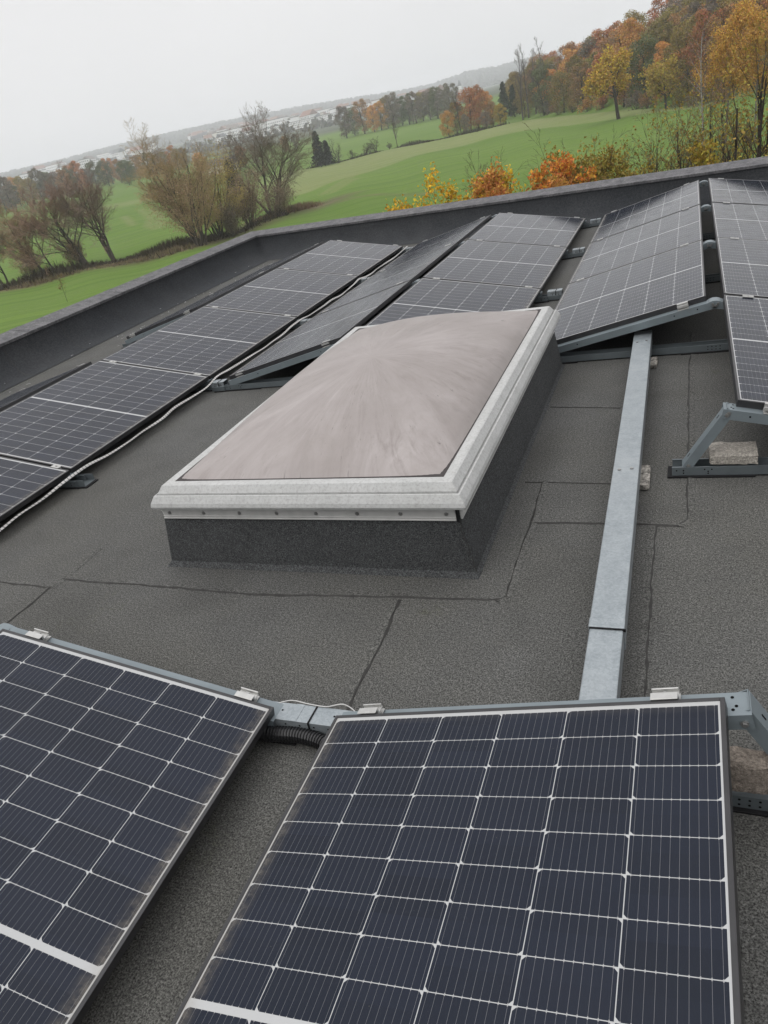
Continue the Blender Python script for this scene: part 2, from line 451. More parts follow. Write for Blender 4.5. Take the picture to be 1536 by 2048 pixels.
# ------------------------------------------------------------------ mounting frames
RW = .078        # rail width along the rows
def tilt(xlow, hi_right, y):
    """local frame: x up the slope from the low edge, y along the row, z off the panel plane"""
    s = 1 if hi_right else -1
    return Matrix.Translation((xlow, y, ZLO)) @ Matrix(((s * CT, 0, -s * ST, 0), (0, 1, 0, 0), (ST, 0, CT, 0), (0, 0, 0, 1)))
def holes(m, Mx, spots, z, r=.005, mi=0):
    for x, y in spots:
        c = Mx @ Vector((x, y, z)); n = (Mx.to_3x3() @ Vector((0, 0, 1))).normalized()
        m.disc(c, n, r, .0008, 8, mi)
class HM:
    """punched holes, written into their rail's own mesh with the second material"""
    def __init__(self, m): self.m = m
    def disc(self, c, nrm, r, h, n=8, m=0): self.m.disc(c, nrm, r, h, n, 1)
def base_rail(root, x0, x1, y, mat='steel_dark', pads=True):
    h = RW / 2 + .006; m = MB()
    m.box(x0, x1, y - h, y + h, .010, .013)
    m.box(x0, x1, y - h, y - h + .0025, .013, .052); m.box(x0, x1, y + h - .0025, y + h, .013, .052)
    m.box(x0, x1, y - h + .0025, y - h + .008, .0495, .052); m.box(x0, x1, y + h - .008, y + h - .0025, .0495, .052)
    hm = HM(m)
    for xx in (x0, x1):
        s = 1 if xx == x0 else -1
        for dx, z in ((.02, .035), (.05, .035), (.05, .022), (.14, .04), (.155, .03), (.17, .04), (.155, .02)):
            hm.disc((xx + s * dx, y - h - .0004, z), (0, -1, 0), .0035, .0006, 8)
    mid = (x0 + x1) / 2
    for dx in (-.03, -.01, .01, .03):
        for z in (.022, .04): hm.disc((mid + dx * 1.2, y - h - .0004, z), (0, -1, 0), .0035, .0006, 8)
    b = m.build('base_rail', [M[mat], M['hole']], root)
    for a, c in ((x0 - .02, x0 + .35), (x1 - .35, x1 + .02), (mid - .2, mid + .2)):
        p = MB(); p.box(a, c, y - h - .012, y + h + .012, .0005, .0095); p.build('rubber_pad', M['rubber'], root, .002, 1)
    return b
def slope_rail(root, xlow, hr, y, ext_lo=-.01, ext_hi=.052, mat='steel'):
    Mx = tilt(xlow, hr, y); h = RW / 2; m = MB(); z1 = -FR_H - .0012
    m.box(ext_lo, W_ + ext_hi, -h, h, z1 - .0028, z1, Mx)
    m.box(ext_lo, W_ + ext_hi, -h, -h + .0028, z1 - .046, z1 - .0028, Mx)
    m.box(ext_lo, W_ + ext_hi, h - .0028, h, z1 - .046, z1 - .0028, Mx)
    hm = HM(m)
    holes(hm, Mx, [(W_ + .012, -.02), (W_ + .02, -.008), (W_ + .012, .022), (.03, .01), (.06, -.012)], z1 + .0003, .0042)
    for x in (W_ - .06, W_ - .2, .3):
        c = Mx @ Vector((x, -h - .0003, z1 - .02)); hm.disc(c, (0, -1, 0), .0045, .0006, 8)
    o = m.build('slope_rail', [M[mat], M['hole']], root)
    bm = MB(); c = Mx @ Vector((W_ + ext_hi - .02, -h - .0003, z1 - .026)); bm.disc(c, (0, -1, 0), .010, .005, 6); bm.disc(c + Vector((0, -.005, 0)), (0, -1, 0), .006, .004, 8)
    bm.build('bolt', M['bolt'], o)
    return o
def clamp(root, xlow, hr, y, s, half=False):
    """bright clamp with its bolt, over the gap between two panels"""
    Mx = tilt(xlow, hr, y); m = MB(); z0 = -FR_H + .0005
    m.box(s - .032, s + .032, -.008, .008, z0, .001, Mx)                # stem in the gap
    m.box(s - .032, s + .032, -.019, -.0075, .0006, .0052, Mx); m.box(s - .032, s + .032, .0075, .019, .0006 if not half else z0, .0052, Mx)
    m.box(s - .032, s + .032, -.0075, .0075, .001, .0032, Mx)
    c = Mx @ Vector((s, 0, .0032)); n = Mx.to_3x3() @ Vector((0, 0, 1))
    o = m.build('clamp', M['alu'], root, .0007, 1)
    b = MB(); b.disc(c, n, .0062, .004, 10); b.build('bolt', M['bolt'], o)
def end_clamp(root, xlow, hr, y, s, dirn):
    """tall clamp on an open panel end; dirn = side (in y) that faces away from the panel"""
    Mx = tilt(xlow, hr, y); m = MB(); z0 = -FR_H + .0005; d = dirn
    def bx(x0, x1, ya, yb, za, zb): m.box(x0, x1, min(ya, yb), max(ya, yb), za, zb, Mx)
    bx(s - .033, s + .033, .001 * d, .009 * d, z0, .0008)
    bx(s - .033, s + .033, -.012 * d, .011 * d, .0008, .0042)
    bx(s - .033, s + .033, .009 * d, .036 * d, -.016, -.0125)
    bx(s - .033, s + .033, .0315 * d, .036 * d, -.0125, -.003)
    bx(s - .033, s + .033, .009 * d, .012 * d, z0, -.016)
    bx(s - .033, s + .033, .012 * d, .04 * d, z0, z0 + .004)
    o = m.build('clamp', M['alu'], root, .0007, 1)
    c = Mx @ Vector((s, .0205 * d, -.0125)); n = Mx.to_3x3() @ Vector((0, 0, 1))
    b = MB(); b.disc(c, n, .0065, .006, 6); b.build('bolt', M['bolt'], o)
def ridge_plate(root, xr, y, zt):
    """bent bright plate joining two slope rails at the ridge; xr = ridge centre"""
    h = RW / 2 + .003; m = MB(); k = math.tan(T) * .5
    pr = [(-.052, -.018), (-.03, -.006), (-.012, .0), (.012, .0), (.03, -.006), (.052, -.018)]
    vs = []
    for yy in (-h, h):
        for x, z in pr: vs.append((xr + x, y + yy, zt + z))
        for x, z in pr: vs.append((xr + x, y + yy, zt + z - .032))
    n = len(pr); fs = []
    for i in range(n - 1):
        fs.append((i, i + 1, i + 1 + 2 * n, i + 2 * n))
        for o in (0, 2 * n): fs.append((o + i, o + i + 1, o + i + 1 + n, o + i + n) if o else (o + i, o + i + n, o + i + 1 + n, o + i + 1))
    m.add(vs, fs); o = m.build('ridge_hinge', M['steel'], root)
    for dx in (-.012, .02):
        b = MB(); b.disc((xr + dx, y - h - .0005, zt - .018), (0, -1, 0), .008, .005, 6); b.build('bolt', M['bolt'], o)
def valley_link(root, x0, x1, y, shiny=True):
    h = RW / 2 - .002; m = MB()
    m.box(x0, x1, y - h, y + h, .082, .0845); m.box(x0, x1, y - h, y - h + .002, .046, .082); m.box(x0, x1, y + h - .002, y + h, .046, .082)
    m.box(x0 + .1, x0 + .13, y - h - .001, y + h + .001, .0846, .0858)
    hm = HM(m)
    for x in np.linspace(x0 + .035, x1 - .03, 6):
        hm.disc((x, y - h - .0004, .068), (0, -1, 0), .0035, .0006, 8)
        if rng.random() < .7: hm.disc((x, y - h - .0004, .054), (0, -1, 0), .0045, .0006, 8)
    for x in (x0 + .03, x0 + .06, x1 - .075, x1 - .045): hm.disc((x, y + .004, .0847), (0, 0, 1), .0036, .0006, 8)
    o = m.build('valley_link', [M['galv'], M['hole']], root)
    t = MB(); xm = (x0 + x1) / 2 + .012
    t.box(xm - .003, xm + .003, y - h - .003, y + h + .002, .0846, .0868); t.box(xm - .003, xm + .003, y - h - .0035, y - h - .0012, .03, .0846)
    t.build('cable_tie', M['rubber'], o)
def strut(root, x0, z0, x1, z1, y):
    """square leg from the ridge (x0,z0) down to the base rail (x1,z1)"""
    d = Vector((x1 - x0, 0, z1 - z0)); ln = d.length; d.normalize()
    s = Vector((0, 1, 0)); n = d.cross(s)
    Mx = Matrix(((d.x, s.x, n.x, x0), (d.y, s.y, n.y, y), (d.z, s.z, n.z, z0), (0, 0, 0, 1)))
    if n.z < 0: Mx = Matrix(((d.x, s.x, -n.x, x0), (d.y, s.y, -n.y, y), (d.z, s.z, -n.z, z0), (0, 0, 0, 1)))
    h = RW / 2 - .004; m = MB()
    m.box(-.015, ln + .01, -h, h, .0172, .02, Mx); m.box(-.015, ln + .01, -h, -h + .0028, -.02, .0172, Mx); m.box(-.015, ln + .01, h - .0028, h, -.02, .0172, Mx)
    hm = HM(m)
    for q in (.05, ln - .045):
        c = Mx @ Vector((q, 0, .0202)); nn = (Mx.to_3x3() @ Vector((0, 0, 1)))
        dd = Mx.to_3x3() @ Vector((1, 0, 0)); hm.disc(c - dd * .006, nn, .0042, .0006, 8); hm.disc(c, nn, .0042, .0006, 8); hm.disc(c + dd * .006, nn, .0042, .0006, 8)
    o = m.build('strut', [M['steel'], M['hole']], root)
    b = MB()
    for q in (.004, ln - .012):
        b = MB(); c = Mx @ Vector((q, -h - .0004, 0)); b.disc(c, (0, -1, 0), .0105, .005, 6); b.disc(c + Vector((0, -.005, 0)), (0, -1, 0), .006, .004, 8)
        b.build('bolt', M['bolt'], o)

ZR = ZLO + W_ * ST - FR_H     # underside of the panels at the ridge, roughly
def mount(y, xl, xr, left, right, label, group='steel frames under the panels', ends=(0, 0), x0=None, x1=None, extra=None):
    """one A-frame under a pair of panel rows; xl / xr = low edges of its left and right row"""
    root = empty('mounting_frame', ((xl + xr) / 2, y, 0)); inv = Matrix.Translation((-(xl + xr) / 2, -y, 0))
    grp = []
    before = set(COL.objects)
    base_rail(root, xl - .05 if x0 is None else x0, xr + .05 if x1 is None else x1, y)
    xm = (xl + xr) / 2
    if left: slope_rail(root, xl, True, y)
    if right: slope_rail(root, xr, False, y)
    if left and right: ridge_plate(root, xm, y, ZLO + W_ * ST - FR_H + .012)
    for on, xx, hr, e in ((left, xl, True, ends[0]), (right, xr, False, ends[1])):
        if not on: continue
        for s in (.115, W_ - .14):
            if e == 0: clamp(root, xx, hr, y, s)
            else: end_clamp(root, xx, hr, y, s, e)
    if extra: extra(root)
    for ob in root.children: ob.matrix_parent_inverse = inv
    tag(root, label, 'mounting frame', group)
    return root
def yl(row, k): return YF[row] - k * PT + .010
LEV = ['beside the far parapet', 'one panel in from the far parapet', 'two panels in from the far parapet', 'three panels in from the far parapet', 'four panels in from the far parapet']
# A|B pair
for k in range(5):
    la = k in (0, 1, 2, 3, 4)
    e = (0, 0)
    ea = 1 if k == 0 else (-1 if k == 2 else (1 if k == 3 else 0))
    mount(yl('B', k), xA, xB, la, True, 'steel A-frame under the left rows, ' + LEV[k], ends=(ea, 1 if k == 0 else 0))
# C|D pair
for k in range(4):
    e = 1 if k == 0 else (-1 if k == 3 else 0)
    mount(yl('D', k) - (.02 if k == 3 else 0), xC, xD, True, True, 'steel A-frame behind the skylight, ' + LEV[k], ends=(e, e))
    link = empty
# E|F pair
for k in range(4):
    e = 1 if k == 0 else (-1 if k == 3 else 0)
    mount(yl('E', k) - (.012 if k == 3 else 0), xE, xF, True, True, 'steel A-frame under the right-hand rows, ' + LEV[k], ends=(e, 1 if k == 0 else 0))
XRF = xF - W_ * CT
def f_front(root):
    y = yl('F', 4) - .0
    strut(root, XRF - .035, ZR - .010, -.012, .045, y)
mount(yl('F', 4), xE, xF, False, True, 'open steel frame with a slanting leg in front of the right-hand panels', ends=(0, -1), x0=-.077, extra=f_front)
def n_front(root):
    strut(root, XN + W_ * CT + .045, ZR - .010, XN + W_ * CT + .215, .045, YN + .02)
    valley_link(root, xDn - .05, XN + .05, YN + .02)
mount(YN + .010, XN, xF - .01, True, False, 'steel frame with a slanting leg at the right of the front centre panel', ends=(1, 0), extra=n_front)
mount(YN + .010, xDn - 2 * W_ * CT - GR, xDn, True, True, 'steel frame along the far edge of the left foreground panel', ends=(1, 1))

def link_thing(x0, x1, y, label):
    root = empty('rail_connector', ((x0 + x1) / 2, y, 0)); inv = Matrix.Translation((-(x0 + x1) / 2, -y, 0))
    valley_link(root, x0, x1, y)
    p = MB(); p.box(x0 + .02, x1 - .02, y - .05, y + .05, .0005, .0095); p.build('rubber_pad', M['rubber'], root, .002, 1)
    b = MB(); b.box(x0 + .0, x1 - .0, y - .044, y + .044, .0098, .046); b.build('base_rail', M['steel_dark'], root, .001, 1)
    for ob in root.children: ob.matrix_parent_inverse = inv
    tag(root, label, 'rail connector', 'punched connectors in the valleys between panel rows')
for k in range(4):
    link_thing(xD + .052, xE - .052, (yl('D', k) + yl('E', k)) / 2 - (.016 if k == 3 else 0), 'punched steel connector behind the skylight, ' + LEV[k])
    link_thing(xB + .052, xC - .052, (yl('B', k) + yl('C', k)) / 2 - (.016 if k == 3 else 0), 'punched steel connector under the white strap, ' + LEV[k])
# short U-bracket at the near end of the left row
root = empty('u_bracket', (-3.76, yl('B', 4) + .01, 0)); y = yl('B', 4) + .01; inv = Matrix.Translation((3.76, -y, 0))
m = MB(); m.box(-3.86, -3.70, y - .05, y + .05, .009, .012); m.box(-3.86, -3.70, y - .05, y - .047, .012, .055); m.box(-3.86, -3.70, y + .047, y + .05, .012, .055)
m.build('channel', M['steel_dark'], root, .001, 1)
m = MB(); m.box(-3.88, -3.68, y - .06, y + .06, .0005, .0088); m.build('rubber_pad', M['rubber'], root, .002, 1)
for ob in root.children: ob.matrix_parent_inverse = inv
tag(root, 'short open steel channel at the near end of the row left of the strap', 'bracket')

# ------------------------------------------------------------------ stones that weigh the frames down
def rough_block(name, x0, x1, y0, y1, z0, z1, mat, label, rot=0, seed=1, cat='stone'):
    rr = random.Random(seed); n = 9
    vs = []; fs = []
    L3 = [(x1 - x0) / 2, (y1 - y0) / 2, (z1 - z0) / 2]
    import itertools
    def face(ax, sg):
        o = len(vs); a, b = [i for i in range(3) if i != ax]
        for i in range(n):
            for j in range(n):
                p = [0, 0, 0]; p[ax] = sg; p[a] = -1 + 2 * i / (n - 1); p[b] = -1 + 2 * j / (n - 1)
                vs.append(p)
        for i in range(n - 1):
            for j in range(n - 1):
                q = (o + i * n + j, o + (i + 1) * n + j, o + (i + 1) * n + j + 1, o + i * n + j + 1)
                par = (ax != 1)
                fs.append(q if (sg > 0) == par else q[::-1])
    for ax in range(3):
        for sg in (-1, 1): face(ax, sg)
    cache = {}
    out = []
    for p in vs:
        k = tuple(round(c, 4) for c in p)
        if k not in cache:
            e = sum(1 for c in p if abs(abs(c) - 1) < 1e-6)
            sh = .0045 if e >= 2 else .0015
            if e == 3: sh = .007
            q = [c * l for c, l in zip(p, L3)]
            ln = math.sqrt(sum(c * c for c in p))
            cache[k] = [c - c / abs(c) * rr.uniform(0, sh) * (2 if e >= 2 else 1) if abs(abs(pp) - 1) < 1e-6 else c + rr.uniform(-.001, .001) for c, pp in zip(q, p)]
        out.append(cache[k])
    m = MB(); m.add(out, fs)
    o = m.build(name, mat); o.location = ((x0 + x1) / 2, (y0 + y1) / 2, (z0 + z1) / 2); o.rotation_euler = (0, 0, rot)
    tag(o, label, cat); return o
yf = yl('F', 4)
rough_block('concrete_block', .082, .282, yf - .036, yf + .115, .0535, .104, M['block'], 'pale rough concrete block lying in the steel channel beside the slanting leg', .01, 3)
rough_block('concrete_block', .03, .195, YN - .028, YN + .034, .0535, .160, M['stone'], 'brown speckled concrete brick standing on the base rail right of the front centre panel', -.02, 7)
# ------------------------------------------------------------------ cable duct over the roof
duct = empty('cable_duct', (-.28, 3.2, 0)); inv = Matrix.Translation((.28, -3.2, 0))
def ductbox(y0, y1, w, z1, name):
    ax = lambda y: -.2445 - (y - 1.6) * .0140
    m = MB()
    def ring(y, ww): return [(ax(y) - ww / 2, y), (ax(y) + ww / 2, y)]
    (a, b), (c, d) = ring(y0, w), ring(y1, w)
    for z0_, z1_, g in ((.058, z1, 0),):
        vs = [(a[0], a[1], z0_), (b[0], b[1], z0_), (d[0], d[1], z0_), (c[0], c[1], z0_), (a[0], a[1], z1_), (b[0], b[1], z1_), (d[0], d[1], z1_), (c[0], c[1], z1_)]
        m.add(vs, [(3, 2, 1, 0), (4, 5, 6, 7), (0, 1, 5, 4), (1, 2, 6, 5), (2, 3, 7, 6), (3, 0, 4, 7)])
    return m.build(name, M['galv'], duct, .004, 2)
ductbox(1.93, 5.06, .112, .1500, 'cover'); ductbox(-.6, 1.93, .106, .1455, 'cover')
ductbox(1.905, 1.955, .1145, .1515, 'joint_sleeve')
for x, y in ((-.292, 3.02), (-.240, 3.03), (-.318, 4.82), (-.262, 4.84)):
    m = MB(); m.disc((x, y, .1498), (0, 0, 1), .0075, .0045, 10); m.build('bolt', M['bolt'], duct)
m = MB(); m.box(-.302, -.188, 1.900, 1.9045, .14, .1495); m.build('gap_seal', M['rubber'], duct)
for ob in duct.children: ob.matrix_parent_inverse = inv
tag(duct, 'long narrow galvanised cable duct running along the roof right of the skylight', 'cable duct')
rough_block('support_slab', -.285, -.172, 3.09, 3.30, .002, .034, M['slab'], 'speckled pale slab under the cable duct beside the middle of the skylight', .02, 11, 'slab')
rough_block('support_slab', -.30, -.196, 4.71, 4.87, .002, .030, M['slab'], 'speckled pale slab under the far end of the cable duct', -.02, 12, 'slab')
rough_block('support_slab', -.28, -.168, 1.46, 1.64, .002, .056, M['slab'], 'pale slab under the cable duct, hidden against the front centre panel', .02, 13, 'slab')

# ------------------------------------------------------------------ skylight
sk = empty('skylight', (-1.57, 3.6, 0)); SKI = Matrix.Translation((1.57, -3.6, 0))
def ringed(profile, rect, name, mat, smooth=False, bevel=0):
    """profile of (outward offset, z) swept round a rectangle with mitred corners"""
    x0, x1, y0, y1 = rect; m = MB(); vs = []
    for d, z in profile: vs += [(x0 - d, y0 - d, z), (x1 + d, y0 - d, z), (x1 + d, y1 + d, z), (x0 - d, y1 + d, z)]
    fs = []
    for i in range(len(profile) - 1):
        for j in range(4):
            k = (j + 1) % 4; fs.append((i * 4 + k, i * 4 + j, (i + 1) * 4 + j, (i + 1) * 4 + k))
    m.add(vs, fs, 0, smooth); return m.build(name, mat, sk, bevel)
PX0, PX1, PY0, PY1 = -2.238, -.905, 2.425, 4.785
prof = [(-.012, .436), (0, .441), (.038, .4455), (.046, .442), (.0665, .411), (.0668, .3985), (.074, .3985), (.0765, .4065), (.082, .4055), (.100, .374), (.104, .357), (.100, .346), (.070, .343), (.03, .343)]
ringed(prof, (PX0, PX1, PY0, PY1), 'flange_frame', M['flange'])
ringed([(-.022, .4365), (-.022, .4425), (-.001, .4425), (-.001, .4365)], (PX0, PX1, PY0, PY1), 'gasket', M['gasket'])
# curb with slightly leaning sides
m = MB()
b4 = [(-2.40, 2.365), (-.815, 2.365), (-.815, 4.90), (-2.40, 4.90)]; t4 = [(-2.322, 2.375), (-.853, 2.375), (-.853, 4.83), (-2.322, 4.83)]
f4 = [(-2.412, 2.345), (-.803, 2.345), (-.803, 4.912), (-2.412, 4.912)]
vs = [(x, y, .0015) for x, y in f4] + [(x + (0.004 if x < -1.5 else -.004), y + (.008 if y < 3 else -.008), .018) for x, y in b4] + [(x, y, .342) for x, y in t4]
fs = []
for i in range(2):
    for j in range(4):
        k = (j + 1) % 4; fs.append((i * 4 + j, i * 4 + k, (i + 1) * 4 + k, (i + 1) * 4 + j))
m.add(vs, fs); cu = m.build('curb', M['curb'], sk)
m = MB()
for i in range(14):
    t = i / 13; x = -.815 - .038 * t - rng.uniform(0, .012) + .006; y = 2.362 + .010 * t; z = .03 + .24 * t
    m.add([(x - .002, y - .004, z), (x + .002, y - .004, z), (x + .003, y - .004, z + .02), (x - .001, y - .004, z + .02)], [(0, 1, 2, 3)])
m.build('seam', M['seam'], cu)
# screwed trim strips under the flange
def strip(name, a, b, nrm, nscrew):
    a = Vector(a); b = Vector(b); n = Vector(nrm); d = (b - a).normalized(); ln = (b - a).length
    Mx = Matrix(((d.x, n.x, 0, a.x), (d.y, n.y, 0, a.y), (0, 0, 1, a.z), (0, 0, 0, 1)))
    m = MB(); m.box(0, ln, 0, .004, 0, .056, Mx); m.box(0, ln, .004, .009, 0, .006, Mx); m.box(0, ln, .004, .007, .012, .016, Mx); m.box(0, ln, .004, .008, .044, .056, Mx)
    o = m.build(name, M['trim'], sk, .0008, 1)
    for i in range(nscrew):
        q = a + d * (ln * (.028 + .945 * i / (nscrew - 1))) + n * .004 + Z3 * .030
        s = MB(); s.disc(q, n, .009, .002, 12); s.disc(q + n * .002, n, .0062, .004, 8); s.build('screw', M['bolt'], o)
strip('trim_strip', (-2.328, 2.371, .272), (-.862, 2.371, .272), (0, -1, 0), 8)
strip('trim_strip', (-.848, 2.378, .272), (-.848, 4.82, .272), (1, 0, 0), 13)
m = MB(); m.box(-.860, -.849, 2.363, 2.373, .268, .34); m.build('corner_gap', M['rubber'], sk)
# blown dome
n = 56; m = MB(); vs = []; fs = []
cx, cy = (PX0 + PX1) / 2, (PY0 + PY1) / 2; hx, hy = (PX1 - PX0) / 2 - .003, (PY1 - PY0) / 2 - .003
for i in range(n + 1):
    for j in range(n + 1):
        a = -1 + 2 * i / n; b = -1 + 2 * j / n
        z = ((1 - abs(a) ** 2.0) * (1 - abs(b) ** 2.0)) ** .66
        vs.append((a * hx, b * hy, ( .205 * z)))
for i in range(n):
    for j in range(n): fs.append((i * (n + 1) + j, (i + 1) * (n + 1) + j, (i + 1) * (n + 1) + j + 1, i * (n + 1) + j + 1))
m.add(vs, fs, 0, True); dm = m.build('dome', M['dome'], sk)
for ob in sk.children: ob.matrix_parent_inverse = SKI
dm.matrix_parent_inverse = SKI; dm.location = (cx, cy, .4385)
tag(sk, 'rectangular domed skylight of dirty pinkish opal plastic in a pale frame on a dark curb', 'skylight')

# ------------------------------------------------------------------ white strap, conduit, wire
def spline(pts, n=8):
    pts = [Vector(p) for p in pts]; out = []
    for i in range(len(pts) - 1):
        p0, p1, p2, p3 = pts[max(i - 1, 0)], pts[i], pts[i + 1], pts[min(i + 2, len(pts) - 1)]
        for k in range(n):
            t = k / n
            out.append(.5 * ((2 * p1) + (p2 - p0) * t + (2 * p0 - 5 * p1 + 4 * p2 - p3) * t * t + (3 * p1 - p0 - 3 * p2 + p3) * t ** 3))
    out.append(pts[-1]); return out
pts = []
y = .4; rs = random.Random(8)
levels = [yl('B', k) for k in range(5)] + [yl('B', 5)]
while y < 10.35:
    near = min(abs(y - l) for l in levels)
    z = .094 if near < .12 else (.082 if near < .3 else .070)
    dx = rs.uniform(-.006, .028) + (.006 if near > .3 else .02)
    pts.append((xB + .020 + dx, y, z + rs.uniform(-.008, .006))); y += .21
sp = spline(pts, 6)
vs = []; fs = []; w = .0088
for i, p in enumerate(sp):
    a = -.55 + .35 * math.sin(i * .21)
    s = Vector((math.cos(a), 0, math.sin(a)))
    vs += [p - s * w, p + s * w, p + s * w - Vector((-.0 , 0, .0025)), p - s * w - Vector((0, 0, .0025))]
for i in range(len(sp) - 1):
    for j in range(4): fs.append((i * 4 + j, i * 4 + (j + 1) % 4, i * 4 + 4 + (j + 1) % 4, i * 4 + 4 + j))
m = MB(); m.add(vs, [f[::-1] for f in fs], 0, True); o = m.build('perforated_strap', M['strap'])
tag(o, 'long wavy white perforated strap lying in the valley between the left panel rows', 'strap')
path = spline([(-1.72, 1.27, .05), (-1.42, 1.36, .04), (-1.24, 1.385, .04), (-1.15, 1.388, .042), (-1.05, 1.365, .04), (-.9, 1.27, .04), (-.72, 1.1, .035)], 30)
acc = 0; pp = []; rr = []
for a, b in zip(path[:-1], path[1:]):
    acc += (b - a).length
step = .0028; cur = [path[0]]; 
dist = [0]
for a, b in zip(path[:-1], path[1:]): dist.append(dist[-1] + (b - a).length)
s = 0; i = 0; kk = 0
while s < dist[-1]:
    while dist[i + 1] < s: i += 1
    t = (s - dist[i]) / (dist[i + 1] - dist[i]); pp.append(path[i].lerp(path[i + 1], t)); rr.append((.0265, .0265, .0225, .0225)[kk % 4]); s += step; kk += 1
m = MB(); m.tube(pp, rr, 14, 0, True, False); o = m.build('corrugated_conduit', M['conduit'])
tag(o, 'black corrugated cable conduit between the two foreground panels', 'conduit')
m = MB(); m.tube(spline([(-1.30, 1.46, .085), (-1.24, 1.492, .086), (-1.17, 1.486, .0865), (-1.1, 1.482, .088), (-1.04, 1.497, .092), (-.98, 1.468, .085), (-.94, 1.42, .07)], 8), .0019, 8)
o = m.build('white_wire', M['wire']); tag(o, 'thin white wire looping over the connector between the foreground panels', 'wire')

# ================================================================== the land
def interp(a, xs, ys): return np.interp(a, xs, ys)
def height(az, r):
    az = np.asarray(az, float); r = np.asarray(r, float)
    a2 = np.clip(az, -75, 40)
    r0 = interp(a2, [-50, -40, -35, -25, -10, 5], [150, 150, 170, 255, 280, 285])
    base = -6.5 + .024 * np.maximum(0, np.minimum(r, 2600) - r0)
    base = base + .012 * np.maximum(0, np.minimum(r, 2600) - 1000) * interp(a2, [-30, -22, -15], [1, .6, .0])
    base = base - interp(a2, [-30, -22, -15], [0, .004, .009]) * np.maximum(0, np.minimum(r, 2600) - 700)
    sk_el = interp(a2, [-75, -50, -43, -38, -32, -26, -21, -18, -16.5, -14.3, -12, -8, 5, 30], [1.6, 1.75, 1.8, 2.0, 2.02, 1.86, 1.6, 1.42, 1.42, 1.66, 1.55, 1.4, 1.4, 1.4])
    crest = 1.71 + 3500 * np.tan(np.radians(sk_el))
    t = np.clip((r - 2300) / 1200, 0, 1); t = t * t * (3 - 2 * t)
    h = base * (1 - t) + crest * t
    re = interp(a2, [-12, -10, -6, -4, -1.5, 3, 10, 25], [290, 265, 205, 182, 168, 142, 132, 125])
    sl = interp(a2, [-12.5, -10, -4, 0, 6], [0, .04, .085, .10, .11])
    h = h + sl * np.clip(r - re, 0, 170)
    h = h + .18 * np.sin(az * .9 + r * .03) * np.clip((r - 40) / 60, 0, 1) * np.clip((400 - r) / 100, 0, 1)
    return h
def gp(az, r, dz=0.):
    a = R(az); return Vector((r * math.sin(a), r * math.cos(a), float(height(az, r)) + dz))

azs = np.concatenate([np.arange(-180, -66, 6.), np.arange(-66, 20, .22), np.arange(20, 180, 6.)])
rsn = np.concatenate([np.linspace(8, 60, 14)[:-1], np.linspace(60, 300, 190)[:-1], np.linspace(300, 700, 60)[:-1], np.linspace(700, 2300, 30)[:-1], np.linspace(2300, 4300, 24)])
A, RR = np.meshgrid(azs, rsn); Hh = height(A, RR)
X = RR * np.sin(np.radians(A)); Y = RR * np.cos(np.radians(A))
na, nr = len(azs), len(rsn)
verts = np.stack([X, Y, Hh], -1).reshape(-1, 3)
idx = np.arange(na * nr).reshape(nr, na)
nxt = np.roll(idx, -1, axis=1)
quads = np.stack([idx[:-1], nxt[:-1], nxt[1:], idx[1:]], -1).reshape(-1, 4)[:, ::-1]
vl = [tuple(v) for v in verts.tolist()] + [(0, 0, -6.5)]
cidx = len(vl) - 1
fl = [tuple(q) for q in quads.tolist()] + [(int(nxt[0, i]), int(idx[0, i]), cidx) for i in range(na)]
me = bpy.data.meshes.new('ground'); me.from_pydata(vl, [], fl)
# masks for the kinds of ground (stubble, dry verge, worn track, far wood with unseen ground greyed against green bounce)
def pol(az, r): a = np.radians(az); return np.array([r * np.sin(a), r * np.cos(a)])
def dist_line(pts):
    P = np.array([pol(a, r) for a, r in pts]); Q = verts[:, :2]; best = np.full(len(Q), 1e9)
    for p, q in zip(P[:-1], P[1:]):
        d = q - p; t = np.clip(((Q - p) @ d) / (d @ d), 0, 1); best = np.minimum(best, np.hypot(*(Q - (p + t[:, None] * d)).T))
    return best
az_v = A.reshape(-1); r_v = RR.reshape(-1)
PALE_NEAR = ([-30, -26.3, -21.3, -18.6, -13.3, -9, -4.6, 0, 5], [138, 142, 166, 178, 190, 182, 158, 148, 140])
pn = interp(az_v, *PALE_NEAR); hedge = interp(az_v, [-30, -25.2, -23, -19, -16.6, -14.1, -12.2, -10.5, -6.2, -2], [250, 252, 256, 262, 258, 246, 262, 262, 204, 168])
pale = np.clip((r_v - pn) / 3, 0, 1) * np.clip((hedge - r_v) / 3, 0, 1) * np.clip((az_v + 31) / 3, 0, 1)
pale2 = np.clip(1 - np.abs(r_v - 250 - (az_v + 38) * 2) / 22, 0, 1) * np.clip((-33 - az_v) / 1.5, 0, 1) * .9
dry = np.maximum(np.clip(1.25 - dist_line([(-52, 104), (-49, 99), (-44, 97), (-41, 95), (-38, 92), (-35.5, 92), (-32, 97), (-29.5, 104), (-27.5, 108), (-25, 112)]) / 5.0, 0, 1), np.clip(1.1 - dist_line([(-27.5, 109), (-22, 104), (-18, 93)]) / 1.6, 0, 1) * .55)
track = np.zeros(len(r_v))
for ln in ([(-38.4, 205), (-37.9, 172), (-38.2, 150), (-37.7, 135)], [(-37.7, 200), (-37.2, 170), (-37.5, 150), (-37.1, 138)], [(-25.5, 128), (-23.6, 150), (-22.8, 165)], [(-24.8, 126), (-23, 148)], [(-39.6, 190), (-39.2, 160)]):
    track = np.maximum(track, np.clip(1.3 - dist_line(ln) / 1.1, 0, 1))
